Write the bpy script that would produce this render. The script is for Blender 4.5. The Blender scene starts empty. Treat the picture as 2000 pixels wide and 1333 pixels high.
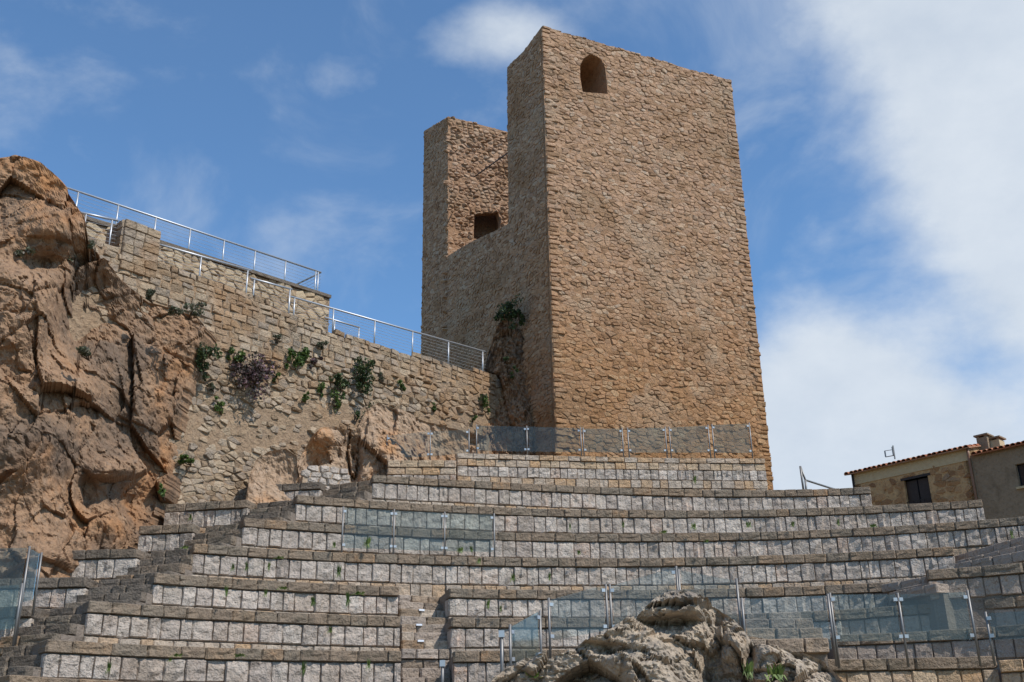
import bpy, bmesh, math, random
import numpy as np
from mathutils import Vector, Matrix, noise, geometry
R = math.radians
random.seed(7)

# ------------------------------------------------------------------ camera
EYE = np.array([0.0, 0.0, 1.7])
F_PX, VPX, VPY = 2100.0, 899.0, -4500.0          # focal length and zenith point of the 2000 x 1333 photograph
_up = np.array([VPX - 1000, 666.5 - VPY, -F_PX]); _up /= np.linalg.norm(_up)
_fw = np.array([0, 0, -1.0])
_Y = _fw - _up * _fw.dot(_up); _Y /= np.linalg.norm(_Y)
_X = np.cross(_Y, _up)
ROT = np.array([_X, _Y, _up])
scene = bpy.context.scene
COL = scene.collection
cam_d = bpy.data.cameras.new('camera'); cam = bpy.data.objects.new('camera', cam_d); COL.objects.link(cam)
cam_d.sensor_width = 36; cam_d.lens = F_PX / 2000 * 36; cam_d.clip_start = 0.1; cam_d.clip_end = 6000
m4 = Matrix([[*ROT[0], EYE[0]], [*ROT[1], EYE[1]], [*ROT[2], EYE[2]], [0, 0, 0, 1]])
cam.matrix_world = m4
scene.camera = cam
scene.render.engine = 'CYCLES'
scene.cycles.use_denoising = True
scene.cycles.max_bounces = 6; scene.cycles.transparent_max_bounces = 12
scene.view_settings.view_transform = 'Standard'; scene.view_settings.look = 'None'
scene.view_settings.exposure = 0.0; scene.view_settings.gamma = 1.0

def ray(px, py):
    return ROT @ np.array([px - 1000, 666.5 - py, -F_PX])
def at_z(px, py, z):                              # z is height above the eye
    d = ray(px, py); return EYE + d * (z / d[2])
def at_y(px, py, y):
    d = ray(px, py); return EYE + d * (y / d[1])
def on_plane(px, py, P0, az):
    d = ray(px, py); n = np.array([math.cos(az), -math.sin(az), 0]); return EYE + d * ((n @ (P0 - EYE)) / (n @ d))

# ------------------------------------------------------------------ sky and sun
SUN_AZ, SUN_EL = R(125), R(49)
sun_d = bpy.data.lights.new('sun', 'SUN'); sun_d.energy = 4.2; sun_d.angle = R(0.53); sun_d.color = (1.0, 0.95, 0.87)
sun = bpy.data.objects.new('sun', sun_d); COL.objects.link(sun)
sun.rotation_euler = Vector((math.sin(SUN_AZ) * math.cos(SUN_EL), math.cos(SUN_AZ) * math.cos(SUN_EL), math.sin(SUN_EL))).to_track_quat('Z', 'Y').to_euler()
sun.location = (20, -10, 40)
world = bpy.data.worlds.new('World'); scene.world = world; world.use_nodes = True
nt = world.node_tree; nt.nodes.clear()
def wn(t, **k):
    n = nt.nodes.new(t)
    for a, b in k.items(): setattr(n, a, b)
    return n
def wmath(op, a, b=None, clamp=False):
    n = wn('ShaderNodeMath', operation=op); n.use_clamp = clamp
    for i, v in enumerate((a, b)):
        if v is None: continue
        if isinstance(v, (int, float)): n.inputs[i].default_value = v
        else: nt.links.new(v, n.inputs[i])
    return n.outputs[0]
sky = wn('ShaderNodeTexSky', sky_type='NISHITA'); sky.sun_disc = False
sky.sun_elevation = SUN_EL; sky.sun_rotation = SUN_AZ; sky.altitude = 600; sky.air_density = 1.0; sky.dust_density = 0.25; sky.ozone_density = 2.0
tc = wn('ShaderNodeTexCoord')
sep = wn('ShaderNodeSeparateXYZ'); nt.links.new(tc.outputs['Generated'], sep.inputs[0])
X_, Y_, Z_ = sep.outputs
Ys = wmath('MAXIMUM', wmath('ABSOLUTE', Y_), 0.12)
GX = wmath('DIVIDE', X_, Ys); GZ = wmath('DIVIDE', Z_, Ys)
nz1 = wn('ShaderNodeTexNoise'); nz1.inputs['Scale'].default_value = 3.2; nz1.inputs['Detail'].default_value = 9; nz1.inputs['Roughness'].default_value = 0.55; nz1.inputs['Distortion'].default_value = 0.35
mp = wn('ShaderNodeMapping'); mp.inputs['Scale'].default_value = (1, 1, 1.5); mp.inputs['Location'].default_value = (3.1, 0.4, 1.2)
nt.links.new(tc.outputs['Generated'], mp.inputs[0]); nt.links.new(mp.outputs[0], nz1.inputs['Vector'])
nz2 = wn('ShaderNodeTexNoise'); nz2.inputs['Scale'].default_value = 9; nz2.inputs['Detail'].default_value = 8; nz2.inputs['Roughness'].default_value = 0.6
nt.links.new(mp.outputs[0], nz2.inputs['Vector'])
def gno(px, py):
    d = ray(px, py); return d[0] / d[1], d[2] / d[1]
acc = None
# cloud bodies: centre (as seen), half sizes, weight
for cx, cy, rx, ry, w in ((2030, 40, 560, 480, 1.3), (2220, 520, 420, 310, 1.0), (1640, 900, 230, 230, 0.95), (1580, 690, 220, 200, 0.40),
                          (960, 60, 210, 100, 0.62), (650, 150, 120, 100, 0.28), (150, 270, 320, 150, 0.26), (720, 560, 240, 150, 0.22), (60, 30, 220, 90, 0.2), (1900, 860, 200, 110, 0.5)):
    gx, gz = gno(cx, cy); sx = rx / 2100; sz = ry / 2000
    a = wmath('POWER', wmath('DIVIDE', wmath('SUBTRACT', GX, gx), sx), 2.0)
    b = wmath('POWER', wmath('DIVIDE', wmath('SUBTRACT', GZ, gz), sz), 2.0)
    g = wmath('MULTIPLY', wmath('POWER', 2.71828, wmath('MULTIPLY', wmath('ADD', a, b), -1.0)), w)
    acc = g if acc is None else wmath('ADD', acc, g)
den = wmath('ADD', wmath('ADD', acc, wmath('MULTIPLY', wmath('SUBTRACT', nz1.outputs[0], 0.5), 1.15)), wmath('MULTIPLY', wmath('SUBTRACT', nz2.outputs[0], 0.5), 0.55))
ss = wn('ShaderNodeMapRange', interpolation_type='SMOOTHSTEP')
nt.links.new(den, ss.inputs[0]); ss.inputs[1].default_value = 0.2; ss.inputs[2].default_value = 0.8; ss.inputs[3].default_value = 0.0; ss.inputs[4].default_value = 0.93
veil = wn('ShaderNodeMapRange', interpolation_type='SMOOTHSTEP'); nz3 = wn('ShaderNodeTexNoise'); nz3.inputs['Scale'].default_value = 5.5; nz3.inputs['Detail'].default_value = 7; nz3.inputs['Roughness'].default_value = 0.58; nz3.inputs['Distortion'].default_value = 0.5
mp3 = wn('ShaderNodeMapping'); mp3.inputs['Scale'].default_value = (1, 1, 1.3); mp3.inputs['Rotation'].default_value = (0, .5, 0); mp3.inputs['Location'].default_value = (7.7, 1.3, 2.6)
nt.links.new(tc.outputs['Generated'], mp3.inputs[0]); nt.links.new(mp3.outputs[0], nz3.inputs['Vector']); nt.links.new(nz3.outputs[0], veil.inputs[0])
veil.inputs[1].default_value = 0.46; veil.inputs[2].default_value = 0.76; veil.inputs[3].default_value = 0.03; veil.inputs[4].default_value = 0.42
mask = wmath('MAXIMUM', ss.outputs[0], veil.outputs[0])
ccol = wn('ShaderNodeMix', data_type='RGBA')
nt.links.new(nz2.outputs[0], ccol.inputs[0]); ccol.inputs[6].default_value = (3.6, 4.2, 5.0, 1); ccol.inputs[7].default_value = (5.8, 6.15, 6.5, 1)
mx = wn('ShaderNodeMix', data_type='RGBA')
tint = wn('ShaderNodeMix', data_type='RGBA', blend_type='MULTIPLY'); tint.inputs[0].default_value = 1.0; tint.inputs[7].default_value = (0.76, 1.08, 1.25, 1)   # the film's deep blue
nt.links.new(sky.outputs[0], tint.inputs[6])
nt.links.new(mask, mx.inputs[0]); nt.links.new(tint.outputs[2], mx.inputs[6]); nt.links.new(ccol.outputs[2], mx.inputs[7])
bg = wn('ShaderNodeBackground'); bg.inputs[1].default_value = 0.145
nt.links.new(mx.outputs[2], bg.inputs[0])
wo = wn('ShaderNodeOutputWorld'); nt.links.new(bg.outputs[0], wo.inputs[0])

# ------------------------------------------------------------------ materials
def srgb(r, g, b):
    return tuple(((c / 255) / 12.92 if c / 255 < .04045 else ((c / 255 + .055) / 1.055) ** 2.4) for c in (r, g, b)) + (1,)
MATS = {}
def new_mat(name):
    m = bpy.data.materials.new(name); m.use_nodes = True; m.node_tree.nodes.clear(); MATS[name] = m
    return m, m.node_tree
def stone_mat(name, ramp, rough=0.92, bump=0.5, bscale=30, blotch=None, blotch_scale=1.2, blotch_amt=0.6, dark=0.35, zmix=None, per_obj=1.0, crack=0.0, blotch2=None):
    """ramp: stops (pos, rgb) picked per stone; blotch: a second colour in patches of its own shape; zmix: (z0, z1, colour) dirt-ochre stone used low down"""
    m, t = new_mat(name); N = t.nodes; L = t.links
    out = N.new('ShaderNodeOutputMaterial'); bs = N.new('ShaderNodeBsdfPrincipled'); L.new(bs.outputs[0], out.inputs[0])
    bs.inputs['Roughness'].default_value = rough; bs.inputs['Specular IOR Level'].default_value = 0.2
    geo = N.new('ShaderNodeNewGeometry')
    at = N.new('ShaderNodeAttribute'); at.attribute_name = 'rnd'
    oi = N.new('ShaderNodeObjectInfo')
    ad = N.new('ShaderNodeMath'); ad.operation = 'ADD'; L.new(at.outputs['Fac'], ad.inputs[0]); L.new(oi.outputs['Random'], ad.inputs[1])
    fr = N.new('ShaderNodeMath'); fr.operation = 'FRACT'; L.new(ad.outputs[0], fr.inputs[0])
    n1 = N.new('ShaderNodeTexNoise'); n1.inputs['Scale'].default_value = 7; n1.inputs['Detail'].default_value = 5; n1.inputs['Roughness'].default_value = 0.65; L.new(geo.outputs['Position'], n1.inputs['Vector'])
    # per stone pick, nudged by noise
    mm = N.new('ShaderNodeMath'); mm.operation = 'MULTIPLY_ADD'; L.new(n1.outputs['Fac'], mm.inputs[0]); mm.inputs[1].default_value = 0.4; mm.inputs[2].default_value = -0.2
    f8 = N.new('ShaderNodeMath'); f8.operation = 'MULTIPLY_ADD'; L.new(fr.outputs[0], f8.inputs[0]); f8.inputs[1].default_value = .84; f8.inputs[2].default_value = .08
    a2 = N.new('ShaderNodeMath'); a2.operation = 'ADD'; a2.use_clamp = True; L.new(f8.outputs[0], a2.inputs[0]); L.new(mm.outputs[0], a2.inputs[1])
    if per_obj == 0: L.new(n1.outputs['Fac'], a2.inputs[0]); 
    cr = N.new('ShaderNodeValToRGB'); L.new(a2.outputs[0], cr.inputs[0])
    el = cr.color_ramp.elements
    while len(el) < len(ramp): el.new(0.5)
    for e, (p, c) in zip(el, ramp): e.position = p; e.color = srgb(*c)
    col = cr.outputs[0]
    def mix(fac, c1, c2, mode='MIX'):
        x = N.new('ShaderNodeMix'); x.data_type = 'RGBA'; x.blend_type = mode
        if isinstance(fac, float): x.inputs[0].default_value = fac
        else: L.new(fac, x.inputs[0])
        for s, c in ((6, c1), (7, c2)):
            if isinstance(c, tuple): x.inputs[s].default_value = c
            else: L.new(c, x.inputs[s])
        return x.outputs[2]
    def mr(v, a, b, c=0.0, d=1.0):
        x = N.new('ShaderNodeMapRange'); x.interpolation_type = 'SMOOTHSTEP'; L.new(v, x.inputs[0])
        for i, q in enumerate((a, b, c, d)): x.inputs[i + 1].default_value = q
        return x.outputs[0]
    nb = N.new('ShaderNodeTexNoise'); nb.inputs['Scale'].default_value = blotch_scale; nb.inputs['Detail'].default_value = 4; nb.inputs['Roughness'].default_value = 0.62; L.new(geo.outputs['Position'], nb.inputs['Vector'])
    if zmix:
        sx = N.new('ShaderNodeSeparateXYZ'); L.new(geo.outputs['Position'], sx.inputs[0])
        zz = N.new('ShaderNodeMath'); zz.operation = 'MULTIPLY_ADD'; L.new(nb.outputs['Fac'], zz.inputs[0]); zz.inputs[1].default_value = 9.0; L.new(sx.outputs[2], zz.inputs[2])
        col = mix(mr(zz.outputs[0], zmix[1] + 4.5, zmix[0] + 4.5, 0.0, zmix[3]), col, srgb(*zmix[2]), 'MULTIPLY')
    if blotch: col = mix(mr(nb.outputs['Fac'], 0.50, 0.68, 0.0, blotch_amt), col, srgb(*blotch))
    if blotch2:                                          # stains of a second stone colour, (rgb, scale, amount)
        nc = N.new('ShaderNodeTexNoise'); nc.inputs['Scale'].default_value = blotch2[1]; nc.inputs['Detail'].default_value = 4; nc.inputs['Roughness'].default_value = 0.6
        sh_ = N.new('ShaderNodeVectorMath'); sh_.operation = 'ADD'; sh_.inputs[1].default_value = (31.0, 17.0, 5.0); L.new(geo.outputs['Position'], sh_.inputs[0]); L.new(sh_.outputs[0], nc.inputs['Vector'])
        col = mix(mr(nc.outputs['Fac'], 0.50, 0.66, 0.0, blotch2[2]), col, srgb(*blotch2[0]))
    # pits, lichen and weathering specks
    n2 = N.new('ShaderNodeTexNoise'); n2.inputs['Scale'].default_value = bscale; n2.inputs['Detail'].default_value = 3.5; n2.inputs['Roughness'].default_value = 0.7; L.new(geo.outputs['Position'], n2.inputs['Vector'])
    col = mix(mr(n2.outputs['Fac'], 0.52, 0.72, 0.0, dark), col, (0.06, 0.05, 0.04, 1))
    L.new(col, bs.inputs['Base Color'])
    h = N.new('ShaderNodeMath'); h.operation = 'ADD'; L.new(n1.outputs['Fac'], h.inputs[0])
    h2 = N.new('ShaderNodeMath'); h2.operation = 'MULTIPLY'; L.new(n2.outputs['Fac'], h2.inputs[0]); h2.inputs[1].default_value = 0.45; L.new(h2.outputs[0], h.inputs[1])
    hh = h.outputs[0]
    if crack:
        vo = N.new('ShaderNodeTexVoronoi'); vo.feature = 'DISTANCE_TO_EDGE'; vo.inputs['Scale'].default_value = 1.7
        wv = N.new('ShaderNodeVectorMath'); wv.operation = 'MULTIPLY_ADD'; L.new(n1.outputs['Color'], wv.inputs[0]); wv.inputs[1].default_value = (.22, .22, .22); L.new(geo.outputs['Position'], wv.inputs[2]); L.new(wv.outputs[0], vo.inputs['Vector'])
        c_ = mr(vo.outputs[0], 0.0, 0.06, -crack, 0.0)
        h3 = N.new('ShaderNodeMath'); h3.operation = 'ADD'; L.new(hh, h3.inputs[0]); L.new(c_, h3.inputs[1]); hh = h3.outputs[0]
    bp = N.new('ShaderNodeBump'); bp.inputs['Strength'].default_value = bump; bp.inputs['Distance'].default_value = 0.08; L.new(hh, bp.inputs['Height']); L.new(bp.outputs[0], bs.inputs['Normal'])
    return m
def plain_mat(name, rgb, rough=0.5, metal=0.0, var=0.0, scale=8):
    m, t = new_mat(name); N = t.nodes; L = t.links
    out = N.new('ShaderNodeOutputMaterial'); bs = N.new('ShaderNodeBsdfPrincipled'); L.new(bs.outputs[0], out.inputs[0])
    bs.inputs['Roughness'].default_value = rough; bs.inputs['Metallic'].default_value = metal
    n = N.new('ShaderNodeTexNoise'); n.inputs['Scale'].default_value = scale; n.inputs['Detail'].default_value = 6
    g = N.new('ShaderNodeNewGeometry'); L.new(g.outputs['Position'], n.inputs['Vector'])
    c = srgb(*rgb); cr = N.new('ShaderNodeValToRGB'); L.new(n.outputs['Fac'], cr.inputs[0])
    cr.color_ramp.elements[0].position = 0.3; cr.color_ramp.elements[1].position = 0.7
    cr.color_ramp.elements[0].color = tuple(x * (1 - var) for x in c[:3]) + (1,); cr.color_ramp.elements[1].color = tuple(min(1, x * (1 + var)) for x in c[:3]) + (1,)
    L.new(cr.outputs[0], bs.inputs['Base Color'])
    return m
def leaf_mat(name, ramp):
    m, t = new_mat(name); N = t.nodes; L = t.links
    out = N.new('ShaderNodeOutputMaterial'); bs = N.new('ShaderNodeBsdfPrincipled'); bs.inputs['Roughness'].default_value = 0.6
    at = N.new('ShaderNodeAttribute'); at.attribute_name = 'rnd'; cr = N.new('ShaderNodeValToRGB'); L.new(at.outputs['Fac'], cr.inputs[0])
    el = cr.color_ramp.elements
    while len(el) < len(ramp): el.new(0.5)
    for e, (p, c) in zip(el, ramp): e.position = p; e.color = srgb(*c)
    L.new(cr.outputs[0], bs.inputs['Base Color'])
    tr = N.new('ShaderNodeBsdfTranslucent'); L.new(cr.outputs[0], tr.inputs[0])
    mx = N.new('ShaderNodeMixShader'); mx.inputs[0].default_value = 0.25; L.new(bs.outputs[0], mx.inputs[1]); L.new(tr.outputs[0], mx.inputs[2]); L.new(mx.outputs[0], out.inputs[0])
    return m
def glass_mat(name, tint, grey_amt):
    m, t = new_mat(name); N = t.nodes; L = t.links
    out = N.new('ShaderNodeOutputMaterial'); tr = N.new('ShaderNodeBsdfTransparent'); tr.inputs[0].default_value = tint
    gl = N.new('ShaderNodeBsdfGlossy'); gl.inputs['Roughness'].default_value = 0.04
    lw = N.new('ShaderNodeFresnel'); lw.inputs[0].default_value = 1.32
    mx = N.new('ShaderNodeMixShader'); L.new(lw.outputs[0], mx.inputs[0]); L.new(tr.outputs[0], mx.inputs[1]); L.new(gl.outputs[0], mx.inputs[2])
    df = N.new('ShaderNodeBsdfDiffuse'); df.inputs[0].default_value = (0.34, 0.40, 0.40, 1)  # patchy grey coat mixed over the pane
    nz = N.new('ShaderNodeTexNoise'); nz.inputs['Scale'].default_value = 3; nz.inputs['Detail'].default_value = 6
    g = N.new('ShaderNodeNewGeometry'); L.new(g.outputs['Position'], nz.inputs['Vector'])
    mr = N.new('ShaderNodeMapRange'); L.new(nz.outputs[0], mr.inputs[0]); mr.inputs[1].default_value = .3; mr.inputs[2].default_value = .7; mr.inputs[3].default_value = grey_amt * .55; mr.inputs[4].default_value = grey_amt * 1.4
    m2 = N.new('ShaderNodeMixShader'); L.new(mr.outputs[0], m2.inputs[0]); L.new(mx.outputs[0], m2.inputs[1]); L.new(df.outputs[0], m2.inputs[2]); L.new(m2.outputs[0], out.inputs[0])
    return m

stone_mat('pale_block', [(0, (160, 147, 137)), (.35, (190, 177, 165)), (.6, (173, 161, 150)), (.8, (200, 188, 176)), (.95, (182, 160, 144)), (1, (168, 128, 98))], bump=1.0, bscale=20, dark=.5, blotch=(132, 121, 109), blotch_scale=2.0, blotch_amt=.45, blotch2=((150, 128, 108), .9, .35))
stone_mat('cap_stone', [(0, (120, 106, 92)), (.3, (142, 124, 106)), (.6, (130, 118, 104)), (.9, (146, 124, 102)), (1, (166, 128, 94))], bump=0.9, bscale=26, dark=.5, blotch=(98, 92, 80), blotch_scale=3, blotch_amt=.5)
stone_mat('base_stone', [(0, (166, 152, 138)), (.35, (184, 168, 151)), (.6, (176, 152, 128)), (.85, (188, 156, 122)), (1, (154, 142, 132))], bump=0.8, bscale=26, dark=.45, blotch=(142, 128, 114), blotch_scale=2, blotch_amt=.4)
stone_mat('orange_course', [(0, (170, 144, 116)), (.3, (190, 166, 138)), (.6, (184, 166, 148)), (.85, (192, 156, 118)), (1, (172, 154, 138))], bump=0.8, bscale=26, dark=.45, blotch=(146, 126, 106), blotch_scale=2, blotch_amt=.4)
stone_mat('dark_step', [(0, (100, 90, 80)), (.4, (124, 112, 100)), (.7, (112, 102, 92)), (1, (136, 120, 104))], bump=0.9, bscale=26, dark=.55, blotch=(86, 80, 70), blotch_amt=.5, blotch_scale=2.5)  # left stair tone holds both dirty stone and the row ends' shadow
stone_mat('step_stone', [(0, (128, 114, 102)), (.4, (158, 142, 126)), (.7, (146, 126, 106)), (1, (170, 150, 130))], bump=0.9, bscale=26, dark=.5, blotch=(116, 104, 92), blotch_scale=3, blotch_amt=.5)
stone_mat('grey_block', [(0, (146, 132, 118)), (.4, (166, 150, 136)), (.7, (156, 142, 130)), (.93, (172, 156, 142)), (1, (164, 128, 98))], bump=0.8, bscale=24, dark=.5)
stone_mat('mortar_core', [(0, (120, 108, 98)), (1, (142, 130, 118))], bump=0.6, per_obj=0)
stone_mat('tower_stone', [(0, (130, 100, 78)), (.22, (164, 132, 104)), (.5, (183, 149, 122)), (.72, (160, 131, 109)), (.9, (190, 163, 138)), (1, (146, 139, 132))], bump=0.8, bscale=18, dark=.55,
          blotch=(140, 108, 78), blotch_scale=.38, blotch_amt=.6, zmix=(8.5, 19, (240, 221, 190), 1.0), blotch2=((172, 152, 130), .55, .4))
stone_mat('tower_mortar', [(0, (140, 108, 83)), (.5, (166, 131, 103)), (1, (182, 149, 121))], bump=1.0, bscale=16, dark=.5, per_obj=0,
          blotch=(134, 104, 76), blotch_scale=.38, blotch_amt=.6, zmix=(8.5, 19, (238, 219, 190), 1.0), blotch2=((168, 148, 126), .55, .4))
stone_mat('wall_stone', [(0, (120, 104, 88)), (.2, (152, 130, 106)), (.45, (172, 152, 128)), (.6, (146, 132, 118)), (.8, (184, 164, 140)), (1, (136, 124, 114))], bump=0.9, bscale=20, dark=.5, blotch=(154, 116, 80), blotch_scale=.45, blotch_amt=.6, blotch2=((126, 114, 102), .7, .5))
stone_mat('wall_mortar', [(0, (126, 106, 86)), (.5, (152, 129, 106)), (1, (172, 149, 122))], bump=1.0, bscale=12, dark=.5, per_obj=0, blotch=(160, 126, 92), blotch_scale=.5, blotch_amt=.6, blotch2=((130, 116, 102), .8, .5))
stone_mat('upper_wall_stone', [(0, (150, 130, 106)), (.4, (176, 154, 126)), (.7, (186, 166, 138)), (1, (162, 144, 122))], bump=0.7, bscale=22, dark=.4)
stone_mat('cliff_rock', [(0, (104, 84, 68)), (.35, (134, 107, 85)), (.55, (152, 122, 96)), (.75, (138, 117, 99)), (1, (172, 140, 107))], bump=.55, bscale=16, dark=.5, per_obj=0, blotch=(172, 120, 74), blotch_scale=.34, blotch_amt=.7, crack=.2, blotch2=((96, 84, 74), .45, .7))
stone_mat('ledge_rock', [(0, (122, 102, 84)), (.4, (158, 132, 108)), (.7, (170, 146, 124)), (1, (184, 158, 130))], bump=.8, bscale=9, dark=.5, per_obj=0, blotch=(180, 130, 84), blotch_scale=.8, blotch_amt=.6, crack=.25)
stone_mat('outcrop_rock', [(0, (118, 108, 98)), (.4, (156, 142, 126)), (.65, (178, 162, 142)), (1, (196, 180, 158))], bump=.6, bscale=18, dark=.55, per_obj=0, blotch=(168, 138, 104), blotch_scale=1.1, blotch_amt=.4, crack=.3, blotch2=((116, 108, 100), 1.3, .6))
stone_mat('house_plaster', [(0, (164, 130, 94)), (.5, (188, 154, 114)), (1, (202, 170, 130))], bump=0.9, bscale=9, dark=.5, per_obj=0, blotch=(128, 94, 66), blotch_scale=1.7, blotch_amt=.6)
stone_mat('house_stone', [(0, (132, 98, 72)), (.4, (164, 126, 90)), (.7, (182, 144, 106)), (1, (148, 126, 106))], bump=0.8, bscale=14, dark=.5)
stone_mat('house_render', [(0, (122, 106, 88)), (.5, (142, 124, 104)), (1, (154, 136, 114))], bump=0.6, bscale=10, dark=.35, per_obj=0, blotch=(100, 84, 68), blotch_scale=.6, blotch_amt=.7)
stone_mat('pale_render', [(0, (176, 156, 124)), (1, (200, 182, 150))], bump=0.3, bscale=14, dark=.2, per_obj=0)
stone_mat('roof_tile', [(0, (120, 74, 54)), (.4, (158, 98, 70)), (.7, (176, 122, 92)), (1, (150, 124, 104))], bump=0.5, bscale=24, dark=.5)
stone_mat('earth', [(0, (104, 92, 66)), (.5, (128, 112, 82)), (1, (140, 126, 98))], bump=0.8, bscale=6, dark=.3, per_obj=0)
plain_mat('steel', (178, 180, 184), 0.48, 0.7, 0.05)
plain_mat('post_steel', (128, 126, 124), 0.5, 0.6, 0.08)
plain_mat('clamp_steel', (186, 188, 190), 0.4, 0.6)
plain_mat('iron', (52, 44, 40), 0.7, 0.3, .2)
plain_mat('dark_wood', (44, 32, 28), 0.6, 0, .3)
plain_mat('copper_pipe', (126, 92, 74), 0.5, 0.2, .15)
plain_mat('lamp_white', (225, 228, 235), 0.4)
plain_mat('window_dark', (30, 34, 42), 0.15, 0, .2)
plain_mat('bark', (72, 58, 44), 0.9, 0, .3, 20)
glass_mat('glass_teal', (0.81, 0.86, 0.855, 1), 0.05)
glass_mat('glass_clear', (0.88, 0.915, 0.915, 1), 0.035)
glass_mat('glass_grey', (0.80, 0.84, 0.84, 1), 0.10)
leaf_mat('leaf_green', [(0, (44, 62, 26)), (.5, (74, 98, 42)), (1, (112, 132, 64))])
leaf_mat('leaf_dark', [(0, (34, 46, 24)), (.6, (58, 74, 38)), (1, (86, 102, 54))])
leaf_mat('leaf_heather', [(0, (46, 48, 34)), (.45, (72, 62, 56)), (.75, (112, 88, 92)), (1, (150, 116, 124))])
leaf_mat('leaf_grey', [(0, (70, 76, 56)), (.6, (100, 104, 80)), (1, (132, 120, 110))])
leaf_mat('grass_leaf', [(0, (60, 82, 30)), (.5, (88, 112, 46)), (1, (126, 140, 72))])

# ------------------------------------------------------------------ object helpers
def tag(o, label=None, cat=None, group=None, kind=None):
    for k, v in (('label', label), ('category', cat), ('group', group), ('kind', kind)):
        if v: o[k] = v
    return o
def thing(name, loc, label, cat, group=None):
    o = bpy.data.objects.new(name, None); COL.objects.link(o); o.location = tuple(loc); o.empty_display_size = .2
    return tag(o, label, cat, group)
def make_mesh(name, verts, faces, mat, smooth=False, rnd=None):
    me = bpy.data.meshes.new(name); me.from_pydata([tuple(map(float, v)) for v in verts], [], faces)
    if mat: me.materials.append(MATS[mat])
    if rnd is not None:
        a = me.attributes.new('rnd', 'FLOAT', 'POINT'); a.data.foreach_set('value', np.asarray(rnd, dtype=np.float32))
    if smooth: me.polygons.foreach_set('use_smooth', np.ones(len(me.polygons), dtype=bool))
    me.update()
    return me
def obj(name, me, parent=None, loc=None):
    o = bpy.data.objects.new(name, me); COL.objects.link(o)
    l = Vector(loc) if loc is not None else Vector((0, 0, 0))
    if parent: o.parent = parent; l = l - parent.location
    o.location = l
    return o
class MB:
    def __init__(s): s.v = []; s.f = []; s.r = []
    def add(s, vs, fs, r=0.0):
        b = len(s.v); s.v += [tuple(map(float, v)) for v in vs]; s.f += [tuple(b + i for i in f) for f in fs]; s.r += [r] * len(vs)
    def box(s, o, a, b, c, r=0.0):
        o, a, b, c = (np.asarray(q, float) for q in (o, a, b, c))
        p = [o, o + a, o + a + b, o + b, o + c, o + a + c, o + a + b + c, o + b + c]
        s.add(p, [(0, 3, 2, 1), (4, 5, 6, 7), (0, 1, 5, 4), (1, 2, 6, 5), (2, 3, 7, 6), (3, 0, 4, 7)], r)
    def tube(s, pts, rad, n=8):
        pts = [np.asarray(p, float) for p in pts]; rings = []
        for i, p in enumerate(pts):
            t = pts[min(i + 1, len(pts) - 1)] - pts[max(i - 1, 0)]; t /= np.linalg.norm(t)
            u = np.cross(t, (0, 0, 1.0));
            if np.linalg.norm(u) < 1e-3: u = np.array([1.0, 0, 0])
            u /= np.linalg.norm(u); w = np.cross(t, u)
            rr = rad[i] if isinstance(rad, (list, tuple)) else rad
            rings.append([p + rr * (math.cos(a) * u + math.sin(a) * w) for a in (2 * math.pi * k / n for k in range(n))])
        vs = [q for r_ in rings for q in r_]; fs = []
        for i in range(len(pts) - 1):
            for k in range(n): fs.append((i * n + k, i * n + (k + 1) % n, (i + 1) * n + (k + 1) % n, (i + 1) * n + k))
        fs.append(tuple(range(n - 1, -1, -1))); fs.append(tuple((len(pts) - 1) * n + k for k in range(n)))
        s.add(vs, fs)
    def build(s, name, mat, parent=None, smooth=False):
        me = make_mesh(name, s.v, s.f, mat, smooth, s.r); return obj(name, me, parent)

# rough-hewn block variants, unit size: x -.5...5, y 0 (face) to 1 (inside), z 0..1
def block_variant(seed, boss=.10, rnd_edge=.04, n=5, jag=.02):
    rg = random.Random(seed); off = Vector((rg.uniform(-50, 50), rg.uniform(-50, 50), rg.uniform(-50, 50)))
    vs = []; fs = []; cj = {}
    for j in range(n + 1):
        for i in range(n + 1):
            u = i / n - .5; w = j / n
            eu = i in (0, n); ew = j in (0, n)
            # compress the outermost cells so that the bevel is tight
            uu = u if eu else u * (1 - .35 * (abs(u) * 2) ** 4 * 0 ) ; ww = w
            if i == 1: uu = -.5 + .06
            if i == n - 1: uu = .5 - .06
            if j == 1: ww = .055
            if j == n - 1: ww = .945
            y = -boss * (.45 + .9 * noise.noise(Vector((uu * 3.1, ww * 3.1, 0)) + off) + .5 * noise.noise(Vector((uu * 8, ww * 8, 3)) + off))
            if eu or ew: y = rnd_edge * (1.0 if not (eu and ew) else 1.7) + .03 * noise.noise(Vector((uu * 5, ww * 5, 9)) + off)
            jx = jag * noise.noise(Vector((uu * 4, ww * 6, 20)) + off) * 1.6 if eu else 0
            jz = jag * noise.noise(Vector((uu * 6, ww * 4, 40)) + off) * 1.6 if ew else 0
            if eu and ew: jx -= math.copysign(.018, u); jz -= math.copysign(.018, w - .5)
            vs.append((uu + jx, y, ww + jz))
    for j in range(n):
        for i in range(n):
            a = j * (n + 1) + i; fs.append((a, a + 1, a + n + 2, a + n + 1))
    ring = [i for i in range(n + 1)] + [(j) * (n + 1) + n for j in range(1, n + 1)] + [n * (n + 1) + i for i in range(n - 1, -1, -1)] + [j * (n + 1) for j in range(n - 1, 0, -1)]
    b = len(vs)
    for k in ring: vs.append((vs[k][0], 1.0, vs[k][2]))
    for k in range(len(ring)):
        k2 = (k + 1) % len(ring); fs.append((ring[k2], ring[k], b + k, b + k2))
    return vs, fs
BLOCKS = {}
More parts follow.
